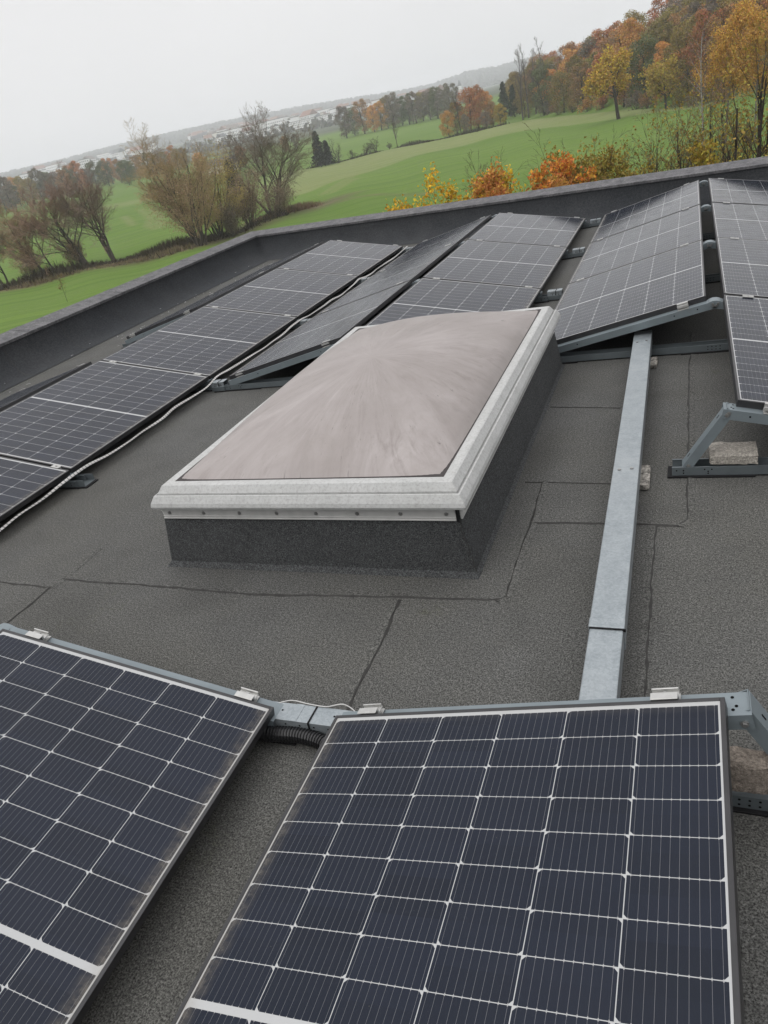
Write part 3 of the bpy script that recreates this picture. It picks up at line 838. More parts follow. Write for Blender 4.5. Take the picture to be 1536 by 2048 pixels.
wood = np.maximum(np.clip((r_v - 2350) / 250, 0, 1) * .95, np.maximum(np.clip((r_v - 560) / 120, 0, 1), np.clip((np.abs(az_v + 25) - 44) / 6, 0, 1)) * .85)  # hill wood, plus far and unseen ground greyed to keep green bounce off haze
for nme, arr in (('pale', np.maximum(pale, pale2)), ('dry', dry), ('track', track), ('wood', wood)):
    at = me.attributes.new(nme, 'FLOAT', 'POINT'); at.data.foreach_set('value', np.append(arr, 0).astype(np.float32))
me.polygons.foreach_set('use_smooth', [True] * len(fl)); me.update()
gr = bpy.data.objects.new('ground', me); COL.objects.link(gr); tag(gr, kind='structure')
def ground_mat():
    n = NT('meadow', .15, .95)
    big = n.noise(.018, 6, .6); mid = n.noise(.16, 6, .65); fine = n.noise(1.4, 4, .7)
    px, py, pz = n.sep()
    al = n.m('ADD', n.m('MULTIPLY', px, .87), n.m('MULTIPLY', py, .49)); ac = n.m('ADD', n.m('MULTIPLY', px, -.49), n.m('MULTIPLY', py, .87))
    rows_ = n.noise(1.0, 4, .65, n.comb(n.m('MULTIPLY', al, .018), n.m('MULTIPLY', ac, .55), 0.))
    c = n.mix(n.mapr(big, .35, .65), (.126, .222, .026), (.172, .268, .046))
    c = n.mix(n.mapr(mid, .4, .75, 0, .55), c, (.165, .225, .066))
    c = n.mix(n.mapr(rows_, .45, .62, 0, .55), c, (.085, .165, .022))
    p = n.mix(n.mapr(mid, .3, .7), (.225, .270, .085), (.30, .32, .14))
    p = n.mix(n.mapr(rows_, .4, .7, 0, .6), p, (.150, .205, .058))
    c = n.mix(n.m('MULTIPLY', n.attr('pale'), n.mapr(big, .2, .6, .6, 1.)), c, p)
    c = n.mix(n.m('MULTIPLY', n.attr('track'), n.mapr(fine, .3, .7, .3, .8)), c, (.24, .26, .10))
    dd = n.mix(n.mapr(mid, .35, .65), (.115, .095, .055), (.215, .170, .100))
    c = n.mix(n.m('MULTIPLY', n.attr('dry'), n.mapr(mid, .25, .6, .35, 1.)), c, dd)
    wv = n.mix(n.mapr(n.noise(.012, 5, .7), .4, .6), (.050, .052, .050), (.098, .090, .080))
    c = n.mix(n.attr('wood'), c, wv)
    c = n.mix(n.mapr(fine, .25, .75, .22, 0), c, (.04, .075, .012))
    n.col(c); n.bump(fine, .6, .15); return n.mat
me.materials.append(ground_mat())

# ------------------------------------------------------------------ foliage and bark
def leaf_mat():
    n = NT('leaves', .2, .7)
    oi = n.node('ShaderNodeObjectInfo'); g = n.node('ShaderNodeNewGeometry')
    rnd = g.outputs['Random Per Island']
    hs = n.node('ShaderNodeHueSaturation'); n.link(oi.outputs['Color'], hs.inputs['Color'])
    n.link(n.mapr(rnd, 0, 1, .475, .525), hs.inputs['Hue'])
    n.link(n.m('ADD', n.mapr(n.m('FRACT', n.m('MULTIPLY', rnd, 7.31)), 0, 1, .68, 1.28), n.mapr(n.noise(.7, 3), .3, .7, -.15, .15)), hs.inputs['Value'])
    n.col(hs.outputs[0])
    tr = n.node('ShaderNodeBsdfTranslucent'); n.link(n.level(hs.outputs[0]), tr.inputs[0])
    mx = n.node('ShaderNodeMixShader'); mx.inputs[0].default_value = .25
    n.link(n.b.outputs[0], mx.inputs[1]); n.link(tr.outputs[0], mx.inputs[2])
    n.link(mx.outputs[0], n.t.nodes['Material Output'].inputs[0]); return n.mat
def bark_mat():
    n = NT('bark', .2, .9); oi = n.node('ShaderNodeObjectInfo')
    f = n.noise(3.5, 5, .7); hs = n.node('ShaderNodeHueSaturation'); n.link(oi.outputs['Color'], hs.inputs['Color'])
    n.link(n.mapr(f, .3, .7, .7, 1.3), hs.inputs['Value']); n.col(hs.outputs[0]); return n.mat
M['leaf'] = leaf_mat(); M['bark'] = bark_mat()

class Tree:
    """branch skeleton -> tubes, with twig tips kept for leaves"""
    def __init__(self, seed):
        self.r = random.Random(seed); self.m = MB(); self.tips = []; self.tw = MB(); self.n = 0
    def fit(self, h):
        """scale the grown skeleton so that its top stands h high"""
        top = max(p[2] for b in (self.m, self.tw) for p in b.v); k = h / top
        for b in (self.m, self.tw): b.v = [(x * k, y * k, z * k) for x, y, z in b.v]
        self.tips = [(p * k, d) for p, d in self.tips]
    def rv(self, s): return Vector((self.r.uniform(-s, s), self.r.uniform(-s, s), self.r.uniform(-s, s)))
    def grow(self, p, d, ln, rad, lev, spec):
        """spec: per level dict(n children, ratio, angle, up, wob, segs)"""
        s = spec[lev]; k = s.get('segs', 4); pts = [p]; rads = [rad]; dirs = [d]
        for i in range(k):
            d = (d + self.rv(s['wob']) + Z3 * s['up']).normalized()
            p = p + d * (ln / k); pts.append(p); dirs.append(d); rads.append(max(rad * (1 - (i + 1) / k * s.get('taper', .75)), spec[-1]['rmin']))
        last = lev == len(spec) - 2
        tgt = self.tw if lev >= spec[-1].get('twig_from', 99) else self.m
        tgt.tube(pts, rads, 6 if lev == 0 else (4 if lev < 2 else 3), 0, False, lev < 2)
        self.n += 1
        if last or s.get('leafy'):
            self.tips += [(pts[j], dirs[j]) for j in range(1, len(pts))]
        if last: return
        nc = s['n']; st = s.get('start', .3)
        for i in range(nc):
            t = st + (1 - st) * (i + self.r.random()) / nc
            f = t * k; j = min(int(f), k - 1); q = pts[j].lerp(pts[j + 1], f - j)
            ax = dirs[j + 1].orthogonal().normalized(); ax.rotate(Matrix.Rotation(self.r.uniform(0, 6.283) if not s.get('spiral') else i * 2.4, 3, dirs[j + 1]))
            a = R(s['ang'] * self.r.uniform(.7, 1.25))
            cd = (dirs[j + 1] * math.cos(a) + ax * math.sin(a)).normalized()
            cl = ln * s['ratio'] * self.r.uniform(.65, 1.2) * (1.15 - .55 * t)
            self.grow(q, cd, cl, max(rads[j] * s.get('rr', .55), spec[-1]['rmin']), lev + 1, spec)

def leaves(mb, spots, n, size, r, spread=.3, droop=0):
    for i in range(n):
        p, d = spots[r.randrange(len(spots))]
        c = p + Vector((r.gauss(0, spread), r.gauss(0, spread), r.gauss(0, spread) - droop * r.random()))
        a = Vector((r.gauss(0, 1), r.gauss(0, 1), r.gauss(0, .7))).normalized(); b = a.orthogonal().normalized(); b.rotate(Matrix.Rotation(r.uniform(0, 6.28), 3, a))
        s = size * r.uniform(.6, 1.35); e = a.cross(b)
        mb.add([c - b * s * .5, c + e * s * .38 + a * s * .1, c + b * s * .5, c - e * s * .38 + a * s * .1], [(0, 1, 2, 3)])

def finish_tree(tree, name, loc, bark, leaf=None, crown=None, label=None, cat='tree', group=None, rot=0, scale=1, trunk='trunk', crown_name='crown', twig=None):
    root = empty(name, loc, (0, 0, rot)); root.scale = (scale,) * 3
    t = tree.m.build(trunk, M['bark'], root); t.color = (*bark, 1)
    if tree.tw.f:
        t2 = tree.tw.build('twigs', M['bark'], root); t2.color = (*(twig or bark), 1)
    if crown is not None and crown.f:
        c = crown.build(crown_name, M['leaf'], root); c.color = (*leaf, 1)
    tag(root, label, cat, group); return root

# --- crowns of closed woodland: uneven heaps of leaf clumps round real limbs
def wood_tree(seed, h, w, nleaf=2600, leaf=.34, base=.06, lobes=17):
    r = random.Random(seed); t = Tree(seed)
    spec = [dict(n=9, ratio=.42, ang=52, up=.10, wob=.10, segs=6, start=.28, rr=.45), dict(n=4, ratio=.5, ang=42, up=.06, wob=.2, segs=3), dict(n=0, ratio=.5, ang=40, up=.05, wob=.25, segs=2), dict(rmin=.02)]
    t.grow(Vector((0, 0, -.3)), Vector((r.uniform(-.06, .06), r.uniform(-.06, .06), 1)).normalized(), h * .86, h * .022, 0, spec)
    cr = MB(); L = []
    for i in range(lobes):
        zz = base + (1 - base) * ((i + .5) / lobes) ** .85; ph = i * 2.4 + r.uniform(-.5, .5)
        env = math.sin(math.pi * min(1, (zz - base * .55) / (1.06 - base * .55))) ** .7
        rad = w * .5 * env * r.uniform(.35, .85)
        L.append((Vector((math.cos(ph) * rad, math.sin(ph) * rad, h * zz * .93)), w * r.uniform(.17, .26) * (1.1 - .3 * zz)))
    for i in range(nleaf):
        c, s = L[r.randrange(lobes)]
        d = Vector((r.gauss(0, 1), r.gauss(0, 1), r.gauss(0, 1))).normalized()
        if d.z < -.35 and r.random() < .6: d.z = -d.z
        q = c + Vector((d.x, d.y, d.z * .8)) * s * (r.random() ** .28) * r.uniform(.8, 1.12)
        nrm = (d + Vector((r.gauss(0, .5), r.gauss(0, .5), r.gauss(0, .5)))).normalized(); b = nrm.orthogonal().normalized(); b.rotate(Matrix.Rotation(r.uniform(0, 6.28), 3, nrm)); e = nrm.cross(b)
        k = leaf * r.uniform(.5, 1.3)
        cr.add([q - b * k * .5, q + e * k * .4, q + b * k * .5 + nrm * k * .15, q - e * k * .4], [(0, 1, 2, 3)])
    return t, cr

PAL = dict(olive=(0.336, 0.260, 0.076), dkgreen=(0.153, 0.171, 0.068), brown=(0.419, 0.236, 0.097), russet=(0.543, 0.236, 0.092), orange=(0.684, 0.348, 0.094), yellow=(0.590, 0.395, 0.065), ygreen=(0.366, 0.319, 0.077), grey=(0.254, 0.206, 0.153))
WORD = dict(olive='olive green', dkgreen='dark green', brown='brown', russet='russet red', orange='orange', yellow='golden yellow', ygreen='yellow green', grey='greyish brown')
BK = (.060, .050, .040)
rf = random.Random(21)
protos = []
for i in range(6):
    t, c = wood_tree(100 + i, rf.uniform(12.5, 15.0), rf.uniform(8.5, 11), 6500)
    protos.append((t, c))
wood_roots = []
def put_wood(i, loc, colr, sc, label, group, name='woodland_tree', zs=1.0):
    while len(wood_roots) <= i % 6: wood_roots.append(None)
    if wood_roots[i % 6] is None:
        t, c = protos[i % 6]; o = finish_tree(t, name, loc, BK, PAL[colr], c); wood_roots[i % 6] = o
    else: o = copy_tree(wood_roots[i % 6])
    o.location = loc; o.rotation_euler = (0, 0, rf.uniform(0, 6.28)); o.scale = (sc, sc, sc * zs)
    base = PAL[colr]; j = rf.uniform(.8, 1.2); g = rf.uniform(.92, 1.08)
    for ch in o.children:
        if ch.name.startswith('crown'): ch.color = (base[0] * j, base[1] * j * g, base[2] * j, 1)
    tag(o, label, 'tree', group); return o
# the wood on the hill at the right: front row trees one by one, then the ranks behind
front = ['olive', 'dkgreen', 'olive', 'brown', 'russet', 'brown', 'dkgreen', 'orange', 'olive', 'russet', 'brown', 'orange', 'olive', 'russet', 'yellow']
k = 0
for i, az in enumerate(np.linspace(-10.6, 7.5, 15)):
    re = float(interp(az, [-12, -10, -6, -4, -1.5, 3, 10], [290, 265, 205, 182, 168, 142, 132]))
    put_wood(k, gp(az, re + 5 + rf.uniform(0, 4)), front[i], rf.uniform(.72, .95), f'{WORD[front[i]]} tree at the front edge of the wood, number {i + 1} from its left', 'trees of the hillside wood'); k += 1
mixc = ['olive', 'brown', 'russet', 'orange', 'olive', 'dkgreen', 'brown', 'ygreen', 'olive', 'grey', 'russet', 'olive']
for rank in range(1, 8):
    for az in np.arange(-10.9 + (rank % 2) * .7, 8.5, 1.65):
        re = float(interp(az, [-12, -10, -6, -4, -1.5, 3, 10], [290, 265, 205, 182, 168, 142, 132]))
        a2 = az + rf.uniform(-.45, .45); cn = mixc[rf.randrange(12)]
        if rank < 7 or az > -8:
            put_wood(k + rf.randrange(6), gp(a2, re + 8 + rank * 10.5 + rf.uniform(-3, 3)), cn, rf.uniform(.8, 1.12), f'{WORD[cn]} tree deep in the wood on the hill', f'{WORD[cn]} trees deep in the hillside wood'); k += 1
# dark pines and bare poplars on the skyline
def conifer(seed, h, w, n=2200, leaf=.5):
    r = random.Random(seed); t = Tree(seed); cr = MB()
    t.m.tube([Vector((0, 0, -.3)), Vector((.05, .03, h * .5)), Vector((0, .1, h))], [h * .018, h * .012, .03], 6, 0, False, True)
    sp = []
    nb = 46
    for i in range(nb):
        z = h * (.12 + .86 * i / nb); ln = w * .5 * (1 - i / nb) ** .8 * r.uniform(.55, 1.15) + .15; a = i * 2.4
        p = Vector((0, 0, z)); q = p + Vector((math.cos(a) * ln, math.sin(a) * ln, -.12 * ln))
        t.m.tube([p, q], [.05, .015], 3, 0, False)
        for j in range(5): sp.append((p.lerp(q, .3 + .17 * j), Z3))
    leaves(cr, sp, n, leaf, r, .22, .3); return t, cr
for az, rr_, h, colr, lab in ((-11.9, 292, 12, (.030, .042, .022), 'dark evergreen tree at the left foot of the hillside wood'), (-11.3, 298, 10, (.034, .046, .026), 'smaller dark evergreen beside the left foot of the hillside wood'), (-.4, 285, 15, (.026, .04, .03), 'hazy dark pine on the skyline of the hillside wood')):
    t, c = conifer(int(rr_ * 10), h, h * .55); finish_tree(t, 'evergreen_tree', gp(az, rr_), BK, colr, c, lab)
def poplar(seed, h, n=8):
    t = Tree(seed); spec = [dict(n=16, ratio=.30, ang=28, up=.12, wob=.05, segs=6, start=.22, rr=.42), dict(n=6, ratio=.5, ang=30, up=.15, wob=.12, segs=3), dict(n=4, ratio=.5, ang=35, up=.1, wob=.2, segs=2), dict(n=0, ratio=.5, ang=35, up=.1, wob=.2, segs=1), dict(rmin=.018, twig_from=2)]
    t.grow(Vector((0, 0, -.3)), Vector((0, 0, 1)), h, h * .016, 0, spec); return t
for i, (az, rr_, h) in enumerate(((-10.75, 268, 17.5), (-10.35, 272, 18.5), (-9.85, 276, 17), (-9.2, 282, 18))):
    finish_tree(poplar(60 + i, h), 'poplar_tree', gp(az, rr_), (.12, .105, .09), label=['tall bare grey poplar standing leftmost above the edge of the wood', 'tall bare poplar second from the left above the wood', 'tall bare poplar third from the left above the wood', 'bare poplar half hidden behind the wood, rightmost of the poplars'][i], group='bare poplars by the wood', twig=(.15, .125, .105))

# the two field oaks
def oak(seed, h, w, n):
    t = Tree(seed); spec = [dict(n=9, ratio=.62, ang=55, up=.12, wob=.10, segs=5, start=.30, rr=.5), dict(n=6, ratio=.52, ang=45, up=.10, wob=.2, segs=4), dict(n=5, ratio=.5, ang=40, up=.06, wob=.25, segs=3), dict(n=0, ratio=.5, ang=40, up=.0, wob=.3, segs=2), dict(rmin=.018)]
    t.grow(Vector((0, 0, -.2)), Vector((-.05, 0, 1)).normalized(), h * .70, h * .032, 0, spec)
    cr = MB(); r = random.Random(seed); tips = [(p, d) for p, d in t.tips if p.z > h * .27]
    leaves(cr, tips, n, .36, r, .42, .15); return t, cr
t, c = oak(31, 11.6, 11, 6500); finish_tree(t, 'oak_tree', gp(-4.5, 157), BK, (.70, .47, .070), c, 'large golden oak standing alone on the meadow before the wood')
t, c = oak(32, 8.6, 9, 3600); finish_tree(t, 'oak_tree', gp(-1.5, 163), BK, (.60, .45, .085), c, 'smaller yellow green oak right of the large golden oak')

# shrubs along the foot of the wood
def shrub(seed, h, w, n, leaf, stems=9, ang=38):
    r = random.Random(seed); t = Tree(seed); cr = MB()
    spec = [dict(n=8, ratio=.45, ang=38, up=.06, wob=.16, segs=4, start=.12, rr=.5), dict(n=5, ratio=.5, ang=38, up=.05, wob=.2, segs=3, leafy=True), dict(n=0, ratio=.5, ang=40, up=.05, wob=.2, segs=2), dict(rmin=.010, twig_from=1)]
    for i in range(stems):
        a = r.uniform(0, 6.28); q = R(r.uniform(3, ang)); rad = r.uniform(0, w * .15)
        t.grow(Vector((math.cos(a) * rad, math.sin(a) * rad, -.1)), Vector((math.cos(a) * math.sin(q), math.sin(a) * math.sin(q), math.cos(q))), h * r.uniform(.65, 1.), h * .011, 0, spec)
    if n: leaves(cr, [s for s in t.tips], n, leaf, r, .16 * w / 3)
    return t, cr
shp = None
lowb = [(-9.2, 258, .95, 'grey'), (-8.4, 244, .8, 'brown'), (-7.4, 230, .7, 'olive'), (-6.5, 215, .75, 'orange'), (-5.6, 205, .6, 'brown'), (-3.4, 178, .8, 'grey'), (-2.6, 174, .7, 'brown'), (-.6, 162, .7, 'ygreen'), (.6, 155, .8, 'grey'), (1.8, 148, .8, 'brown')]
for i, (az, rr_, sc, cn) in enumerate(lowb):
    if shp is None:
        t, c = shrub(71, 4.2, 4.5, 1500, .28, 12, 55); shp = finish_tree(t, 'woodland_shrub', (0, 0, 0), BK, PAL[cn], c, crown_name='foliage', trunk='stems'); o = shp
    else: o = copy_tree(shp)
    o.location = gp(az, rr_); o.scale = (sc,) * 3; o.rotation_euler = (0, 0, i * 1.3)
    for ch in o.children:
        if ch.name.startswith('foliage'): ch.color = (*PAL[cn], 1)
    tag(o, f'{WORD[cn]} low shrub at the foot of the hillside wood, number {i + 1} from the left', 'shrub', 'low shrubs along the foot of the wood')

# ------------------------------------------------------------------ hedgerow across the middle of the meadow
hedge_trees = [(-15.9, 256, 'orange', .62, 'rounded tawny tree in the hedgerow left of the red trees'), (-15.3, 262, 'olive', .72, 'olive bush tree between the tawny and the red hedgerow trees'), (-14.35, 262, 'russet', 1.0, 'bright russet red tree, left one of the red pair in the hedgerow'),
    (-13.8, 268, 'russet', .95, 'russet red tree, right one of the red pair in the hedgerow'), (-13.2, 270, 'orange', .85, 'orange tree just right of the red pair in the hedgerow'), (-12.8, 262, 'brown', .62, 'low brown tree right of the orange hedgerow tree'), (-12.3, 258, 'yellow', .5, 'small pale yellow tree at the right end of the hedgerow'), (-14.7, 254, 'grey', .42, 'grey bush under the red hedgerow trees'), (-13.3, 252, 'grey', .4, 'grey brown bush at the right end of the hedgerow')]
for i, (az, rr_, cn, sc, lab) in enumerate(hedge_trees): put_wood(i, gp(az, rr_), cn, sc * .92, lab, None, 'hedgerow_tree')
farl = [(-23.0, 440, 'grey'), (-22.4, 452, 'dkgreen'), (-21.7, 448, 'brown'), (-21.0, 440, 'orange'), (-20.5, 446, 'orange'), (-20.0, 452, 'olive'), (-19.5, 440, 'grey'), (-19.0, 446, 'dkgreen'), (-18.5, 440, 'dkgreen'), (-18.0, 436, 'grey'), (-17.5, 446, 'olive'), (-17.0, 440, 'grey'), (-16.5, 432, 'dkgreen'), (-16.0, 428, 'grey'), (-15.5, 420, 'grey')]
for i, (az, rr_, cn) in enumerate(farl): put_wood(i + 1, gp(az, rr_), cn, rf.uniform(.95, 1.2), f'hazy {WORD[cn]} tree in the far hedge, number {i + 1} from the left', 'trees of the far hedge beyond the meadow', 'far_hedge_tree')
finish_tree(poplar(90, 8.5), 'bare_tree', gp(-19.6, 262), (.085, .07, .055), label='single bare upright tree in the hedge left of the tawny tree', twig=(.12, .095, .07))
finish_tree(poplar(91, 11.0), 'bare_tree', gp(-15.05, 260), (.085, .07, .055), label='tall bare tree in the hedge in front of the red trees', twig=(.12, .095, .07))
finish_tree(poplar(92, 9.5), 'bare_tree', gp(-18.2, 430), (.085, .07, .055), label='bare tree standing in the far hedge, hazy', twig=(.12, .095, .07))
t, c = conifer(400, 10.0, 5.2, 2600, .55); finish_tree(t, 'dark_fir', gp(-25.2, 246), BK, (.040, .042, .036), c, 'dark bushy evergreen standing at the left end of the meadow hedge')
t, c = conifer(401, 7.0, 4.0, 1500, .5); finish_tree(t, 'dark_fir', gp(-24.6, 250), BK, (.046, .046, .040), c, 'smaller dark evergreen leaning against the larger one in the hedge')
def scrub(seed, h, spread=60): 
    t = Tree(seed); spec = [dict(n=8, ratio=.5, ang=42, up=.03, wob=.2, segs=5, start=.2, rr=.5), dict(n=6, ratio=.5, ang=40, up=.02, wob=.25, segs=3), dict(n=5, ratio=.5, ang=40, up=.02, wob=.25, segs=2), dict(n=0, ratio=.5, ang=40, up=.0, wob=.2, segs=1), dict(rmin=.012, twig_from=2)]
    for i in range(5):
        a = t.r.uniform(0, 6.28); q = R(t.r.uniform(8, spread))
        t.grow(Vector((0, 0, -.1)), Vector((math.cos(a) * math.sin(q), math.sin(a) * math.sin(q), math.cos(q))), h * t.r.uniform(.6, 1), h * .022, 0, spec)
    return t
for i, (az, rr_, h) in enumerate(((-23.9, 251, 6.5), (-22.0, 255, 4.6), (-21.2, 257, 4.2), (-22.9, 254, 2.8), (-20.2, 259, 2.2))):
    finish_tree(scrub(120 + i, h), 'hedge_thorn', gp(az, rr_), (.075, .06, .048), label=['crooked bare tree right of the dark evergreen in the hedge', 'spreading bare thorn in the meadow hedge, left of two', 'spreading bare thorn in the meadow hedge, right of two', 'small bare bush between the crooked tree and the thorns', 'low bare bush at the right end of the thorn hedge'][i], twig=(.095, .075, .06))
# low growth along the hedge bank
def bank(pts, name, label, h, n, colr, seed, wid=1.2, leaf=.35):
    r = random.Random(seed); m = MB(); P = [gp(a, q) for a, q in pts]
    for i in range(n):
        j = r.randrange(len(P) - 1); p = P[j].lerp(P[j + 1], r.random()) + Vector((r.gauss(0, wid), r.gauss(0, wid), 0))
        hh = h * r.uniform(.3, 1) * (.6 + .4 * math.sin(p.x * .35 + p.y * .2)); a = r.uniform(0, 6.28); d = Vector((math.cos(a), math.sin(a), 0)); tip = p + Vector((r.gauss(0, .25), r.gauss(0, .25), hh))
        s = leaf * r.uniform(.2, .5)
        m.add([p - d * s, p + d * s, tip], [(0, 1, 2)])
    o = m.build(name, M['leaf']); o.color = (*colr, 1); tag(o, label, name.replace('_', ' '), kind='stuff'); return o
bank([(-26, 250), (-23, 255), (-19, 261), (-16.6, 257), (-14, 246), (-12.2, 258)], 'hedge_bank', 'low dark growth along the bank of the meadow hedge', 1.5, 2600, (.070, .060, .036), 3)
bank([(-53, 105), (-49, 100), (-44, 98), (-41, 96), (-38, 93), (-35.5, 93), (-32, 98), (-29, 106)], 'ditch_growth', 'dark bramble and dead weeds along the ditch under the bare trees', 1.5, 7000, (.085, .068, .042), 4, 1.3, .22)
bank([(-52, 99), (-47, 96.5), (-42.5, 94), (-38, 90), (-36, 89.5)], 'dry_grass', 'pale dry grass along the near side of the ditch', .8, 3500, (.25, .20, .115), 5, .9, .14)
bank([(-31, 104), (-29.2, 106), (-27.8, 109), (-26.5, 111)], 'dry_grass', 'pale reddish dry grass beside the right-hand bare willow', 1.1, 2400, (.27, .19, .11), 6, 1.0, .14)

# ------------------------------------------------------------------ bare willows along the ditch
def willow(seed, h, trunks, lean, tw=6, wide=1.0):
    t = Tree(seed)
    spec = [dict(n=8, ratio=.85 * wide, ang=44, up=.055, wob=.15, segs=7, start=.32, rr=.55, taper=.8), dict(n=8, ratio=.58, ang=42, up=.06, wob=.22, segs=5, start=.2, rr=.5, taper=.8), dict(n=7, ratio=.54, ang=40, up=.06, wob=.24, segs=4, start=.15, rr=.55), dict(n=tw, ratio=.62, ang=34, up=.06, wob=.2, segs=3, start=.1, rr=.6), dict(n=0, ratio=.5, ang=32, up=.03, wob=.22, segs=2), dict(rmin=.0085, twig_from=3)]
    for i in range(trunks):
        a = lean[i][0]; q = R(lean[i][1])
        t.grow(Vector((math.cos(a) * .25, math.sin(a) * .25, -.3)), Vector((math.cos(a) * math.sin(q), math.sin(a) * math.sin(q), math.cos(q))), h * lean[i][2] * .70, h * lean[i][2] * .020, 0, spec)
    t.fit(h); return t
BW = (.115, .098, .080); TW = (.36, .27, .20)
# direction angles are world angles; the picture's left is about -x-y/2
lf = math.pi + .72 - .26; rt = .72 - .26 - .2
specs = [
    (-48.6, 104, 8.6, [(lf, 6, 1), (rt, 14, .9), (lf, 30, .8)], 'bare multi-stemmed willow at the left picture edge', TW),
    (-45.5, 100, 9.4, [(lf, 24, 1), (lf, 42, .95), (rt, 6, .8)], 'bare willow leaning far left, second from the left edge', (0.446, 0.304, 0.189)),
    (-42.9, 99, 10.6, [(lf, 28, 1), (lf, 10, .95), (lf, 44, .9)], 'bare willow with long stems leaning left, left of the forked pair', (0.405, 0.270, 0.203)),
    (-41.1, 99, 12.0, [(lf, 12, 1.), (lf, 2, .9), (lf, 30, .8)], 'tallest bare willow of the left group, with two steep trunks', (0.338, 0.243, 0.196)),
    (-35.0, 92, 14.0, [(lf, 7, 1), (rt, 6, .95), (lf, 20, .8)], 'large bushy willow with bare crown and dense tawny lower twigs', (0.459, 0.338, 0.176)),
    (-29.4, 105, 13.6, [(lf, 4, 1.), (rt, 16, .95), (lf, 30, .95), (rt, 36, .75)], 'broad bare willow with a thick trunk, right of the bushy willow', (0.284, 0.230, 0.176)),
]
for i, (az, rr_, h, ln, lab, tw) in enumerate(specs):
    t = willow(200 + i, h, len(ln), ln, 7); finish_tree(t, 'bare_willow', gp(az, rr_), BW, label=lab, group='bare willows along the ditch', twig=tw)
# dense tawny undergrowth round the bushy willow, a small fir behind it
for i, (az, rr_, h, w, n, cc, lab) in enumerate(((-35.2, 90, 8.6, 6.0, 7000, (0.504, 0.364, 0.217), 'dense tawny thicket round the foot of the bushy willow'), (-33.5, 95, 8.4, 5.0, 6000, (0.546, 0.434, 0.161), 'yellowish thicket between the bushy willow and the small fir'), (-31.2, 99, 6.0, 4.6, 4500, (0.406, 0.301, 0.210), 'brown thicket left of the broad willow'), (-28.9, 103, 4.0, 4.2, 2600, (0.364, 0.280, 0.196), 'low brown thicket round the foot of the broad willow'), (-32.6, 94, 3.6, 4.2, 2600, (0.280, 0.231, 0.161), 'low dark thicket in front of the small fir'), (-43.8, 100, 3.4, 3.4, 1500, (0.406, 0.294, 0.196), 'low brown thicket between the leaning willows'), (-46.6, 102, 3.8, 3.6, 1500, (0.434, 0.329, 0.196), 'low thicket left of the leaning willows'))):
    t, c = shrub(300 + i, h, w, int(n * 1.6), .125, 16, 24); finish_tree(t, 'thicket', gp(az, rr_), BW, cc, c, lab, 'thicket', crown_name='foliage', trunk='stems', twig=cc)
t, c = conifer(410, 8.2, 3.6, 1600, .4); finish_tree(t, 'dark_fir', gp(-31.6, 112), BK, (.034, .050, .032), c, 'small dark green fir behind the thicket between the willows')
# far trees at the left beyond the meadow
for i, az in enumerate(np.linspace(-50.5, -34.5, 40)):
    cn = ['grey', 'brown', 'russet', 'grey', 'olive', 'orange', 'dkgreen', 'grey'][rf.randrange(8)]
    put_wood(i, gp(az + rf.uniform(-.15, .15), (430 if az < -41 else 470) + rf.uniform(-18, 30) - max(0, -46 - az) * 14), cn, rf.uniform(.9, 1.15) * (1.0 if az < -40.5 else .85), f'hazy {WORD[cn]} tree in the far belt at the left, number {i + 1} from the left', 'trees of the far belt at the left', 'belt_tree')
for i, (az, rr_, sc) in enumerate(((-38.55, 400, 1.05), (-36.6, 440, .8), (-27.4, 420, .7), (-26.6, 440, .75), (-30.6, 330, .8), (-29.6, 340, .7), (-33.5, 360, .8))):
    cn = ['dkgreen', 'grey', 'brown', 'grey', 'russet', 'grey', 'orange'][i]
    put_wood(i + 2, gp(az, rr_), cn, sc * .8, f'{WORD[cn]} tree beyond the willows, ' + ['round and dark at the end of the far belt', 'right of the round dark one', 'showing right of the broad willow', 'farthest right behind the broad willow', 'seen through the broad willow', 'just right of it, seen through the willow crown', 'showing between the two large willows'][i], None, 'belt_tree')

# ------------------------------------------------------------------ shrubs and small trees just outside the far parapet
def near_tree(seed, h, stems, ang, n, leaf, colr, az, rr_, name, label, cat, tw=(.085, .066, .05), spread=.12, top=1.2, up=.10, lim=1.0, rad=.010):
    t = Tree(seed); r = t.r
    spec = [dict(n=9, ratio=.34, ang=32, up=up, wob=.07, segs=7, start=.35, rr=.5), dict(n=5, ratio=.5, ang=34, up=.07, wob=.14, segs=4, start=.2), dict(n=4, ratio=.5, ang=36, up=.05, wob=.2, segs=3, start=.2), dict(n=0, ratio=.5, ang=36, up=.0, wob=.2, segs=2), dict(rmin=.0035, twig_from=2)]
    for i in range(stems):
        a = r.uniform(0, 6.28); q = R(r.uniform(2, ang))
        t.grow(Vector((math.cos(a) * .3, math.sin(a) * .3, -.2)), Vector((math.cos(a) * math.sin(q), math.sin(a) * math.sin(q), math.cos(q))), h * r.uniform(.75, 1.05), h * rad, 0, spec)
    t.fit(h); cr = MB()
    if n:
        zs = [p for p in t.tips if top < p[0].z < h * lim]
        zs = [p for p in zs if r.random() < .65 + .5 * math.sin(p[0].x * 3 + p[0].y * 2.3 + p[0].z * 2)] or zs
        leaves(cr, zs, n, leaf, r, spread)
    return finish_tree(t, name, gp(az, rr_), (.060, .050, .040), colr, cr, label, cat, crown_name='foliage', trunk='stems', twig=tw)
near_tree(501, 6.7, 6, 20, 3000, .10, (.85, .54, .050), -17.2, 24, 'yellow_maple', 'small maple with yellow and orange leaves behind the far parapet, leftmost', 'tree', top=4.9)
near_tree(502, 6.2, 8, 30, 4200, .10, (.85, .55, .050), -14.9, 23.5, 'yellow_maple', 'low yellow leaved bush between the small maple and the orange shrub', 'shrub', top=4.8)
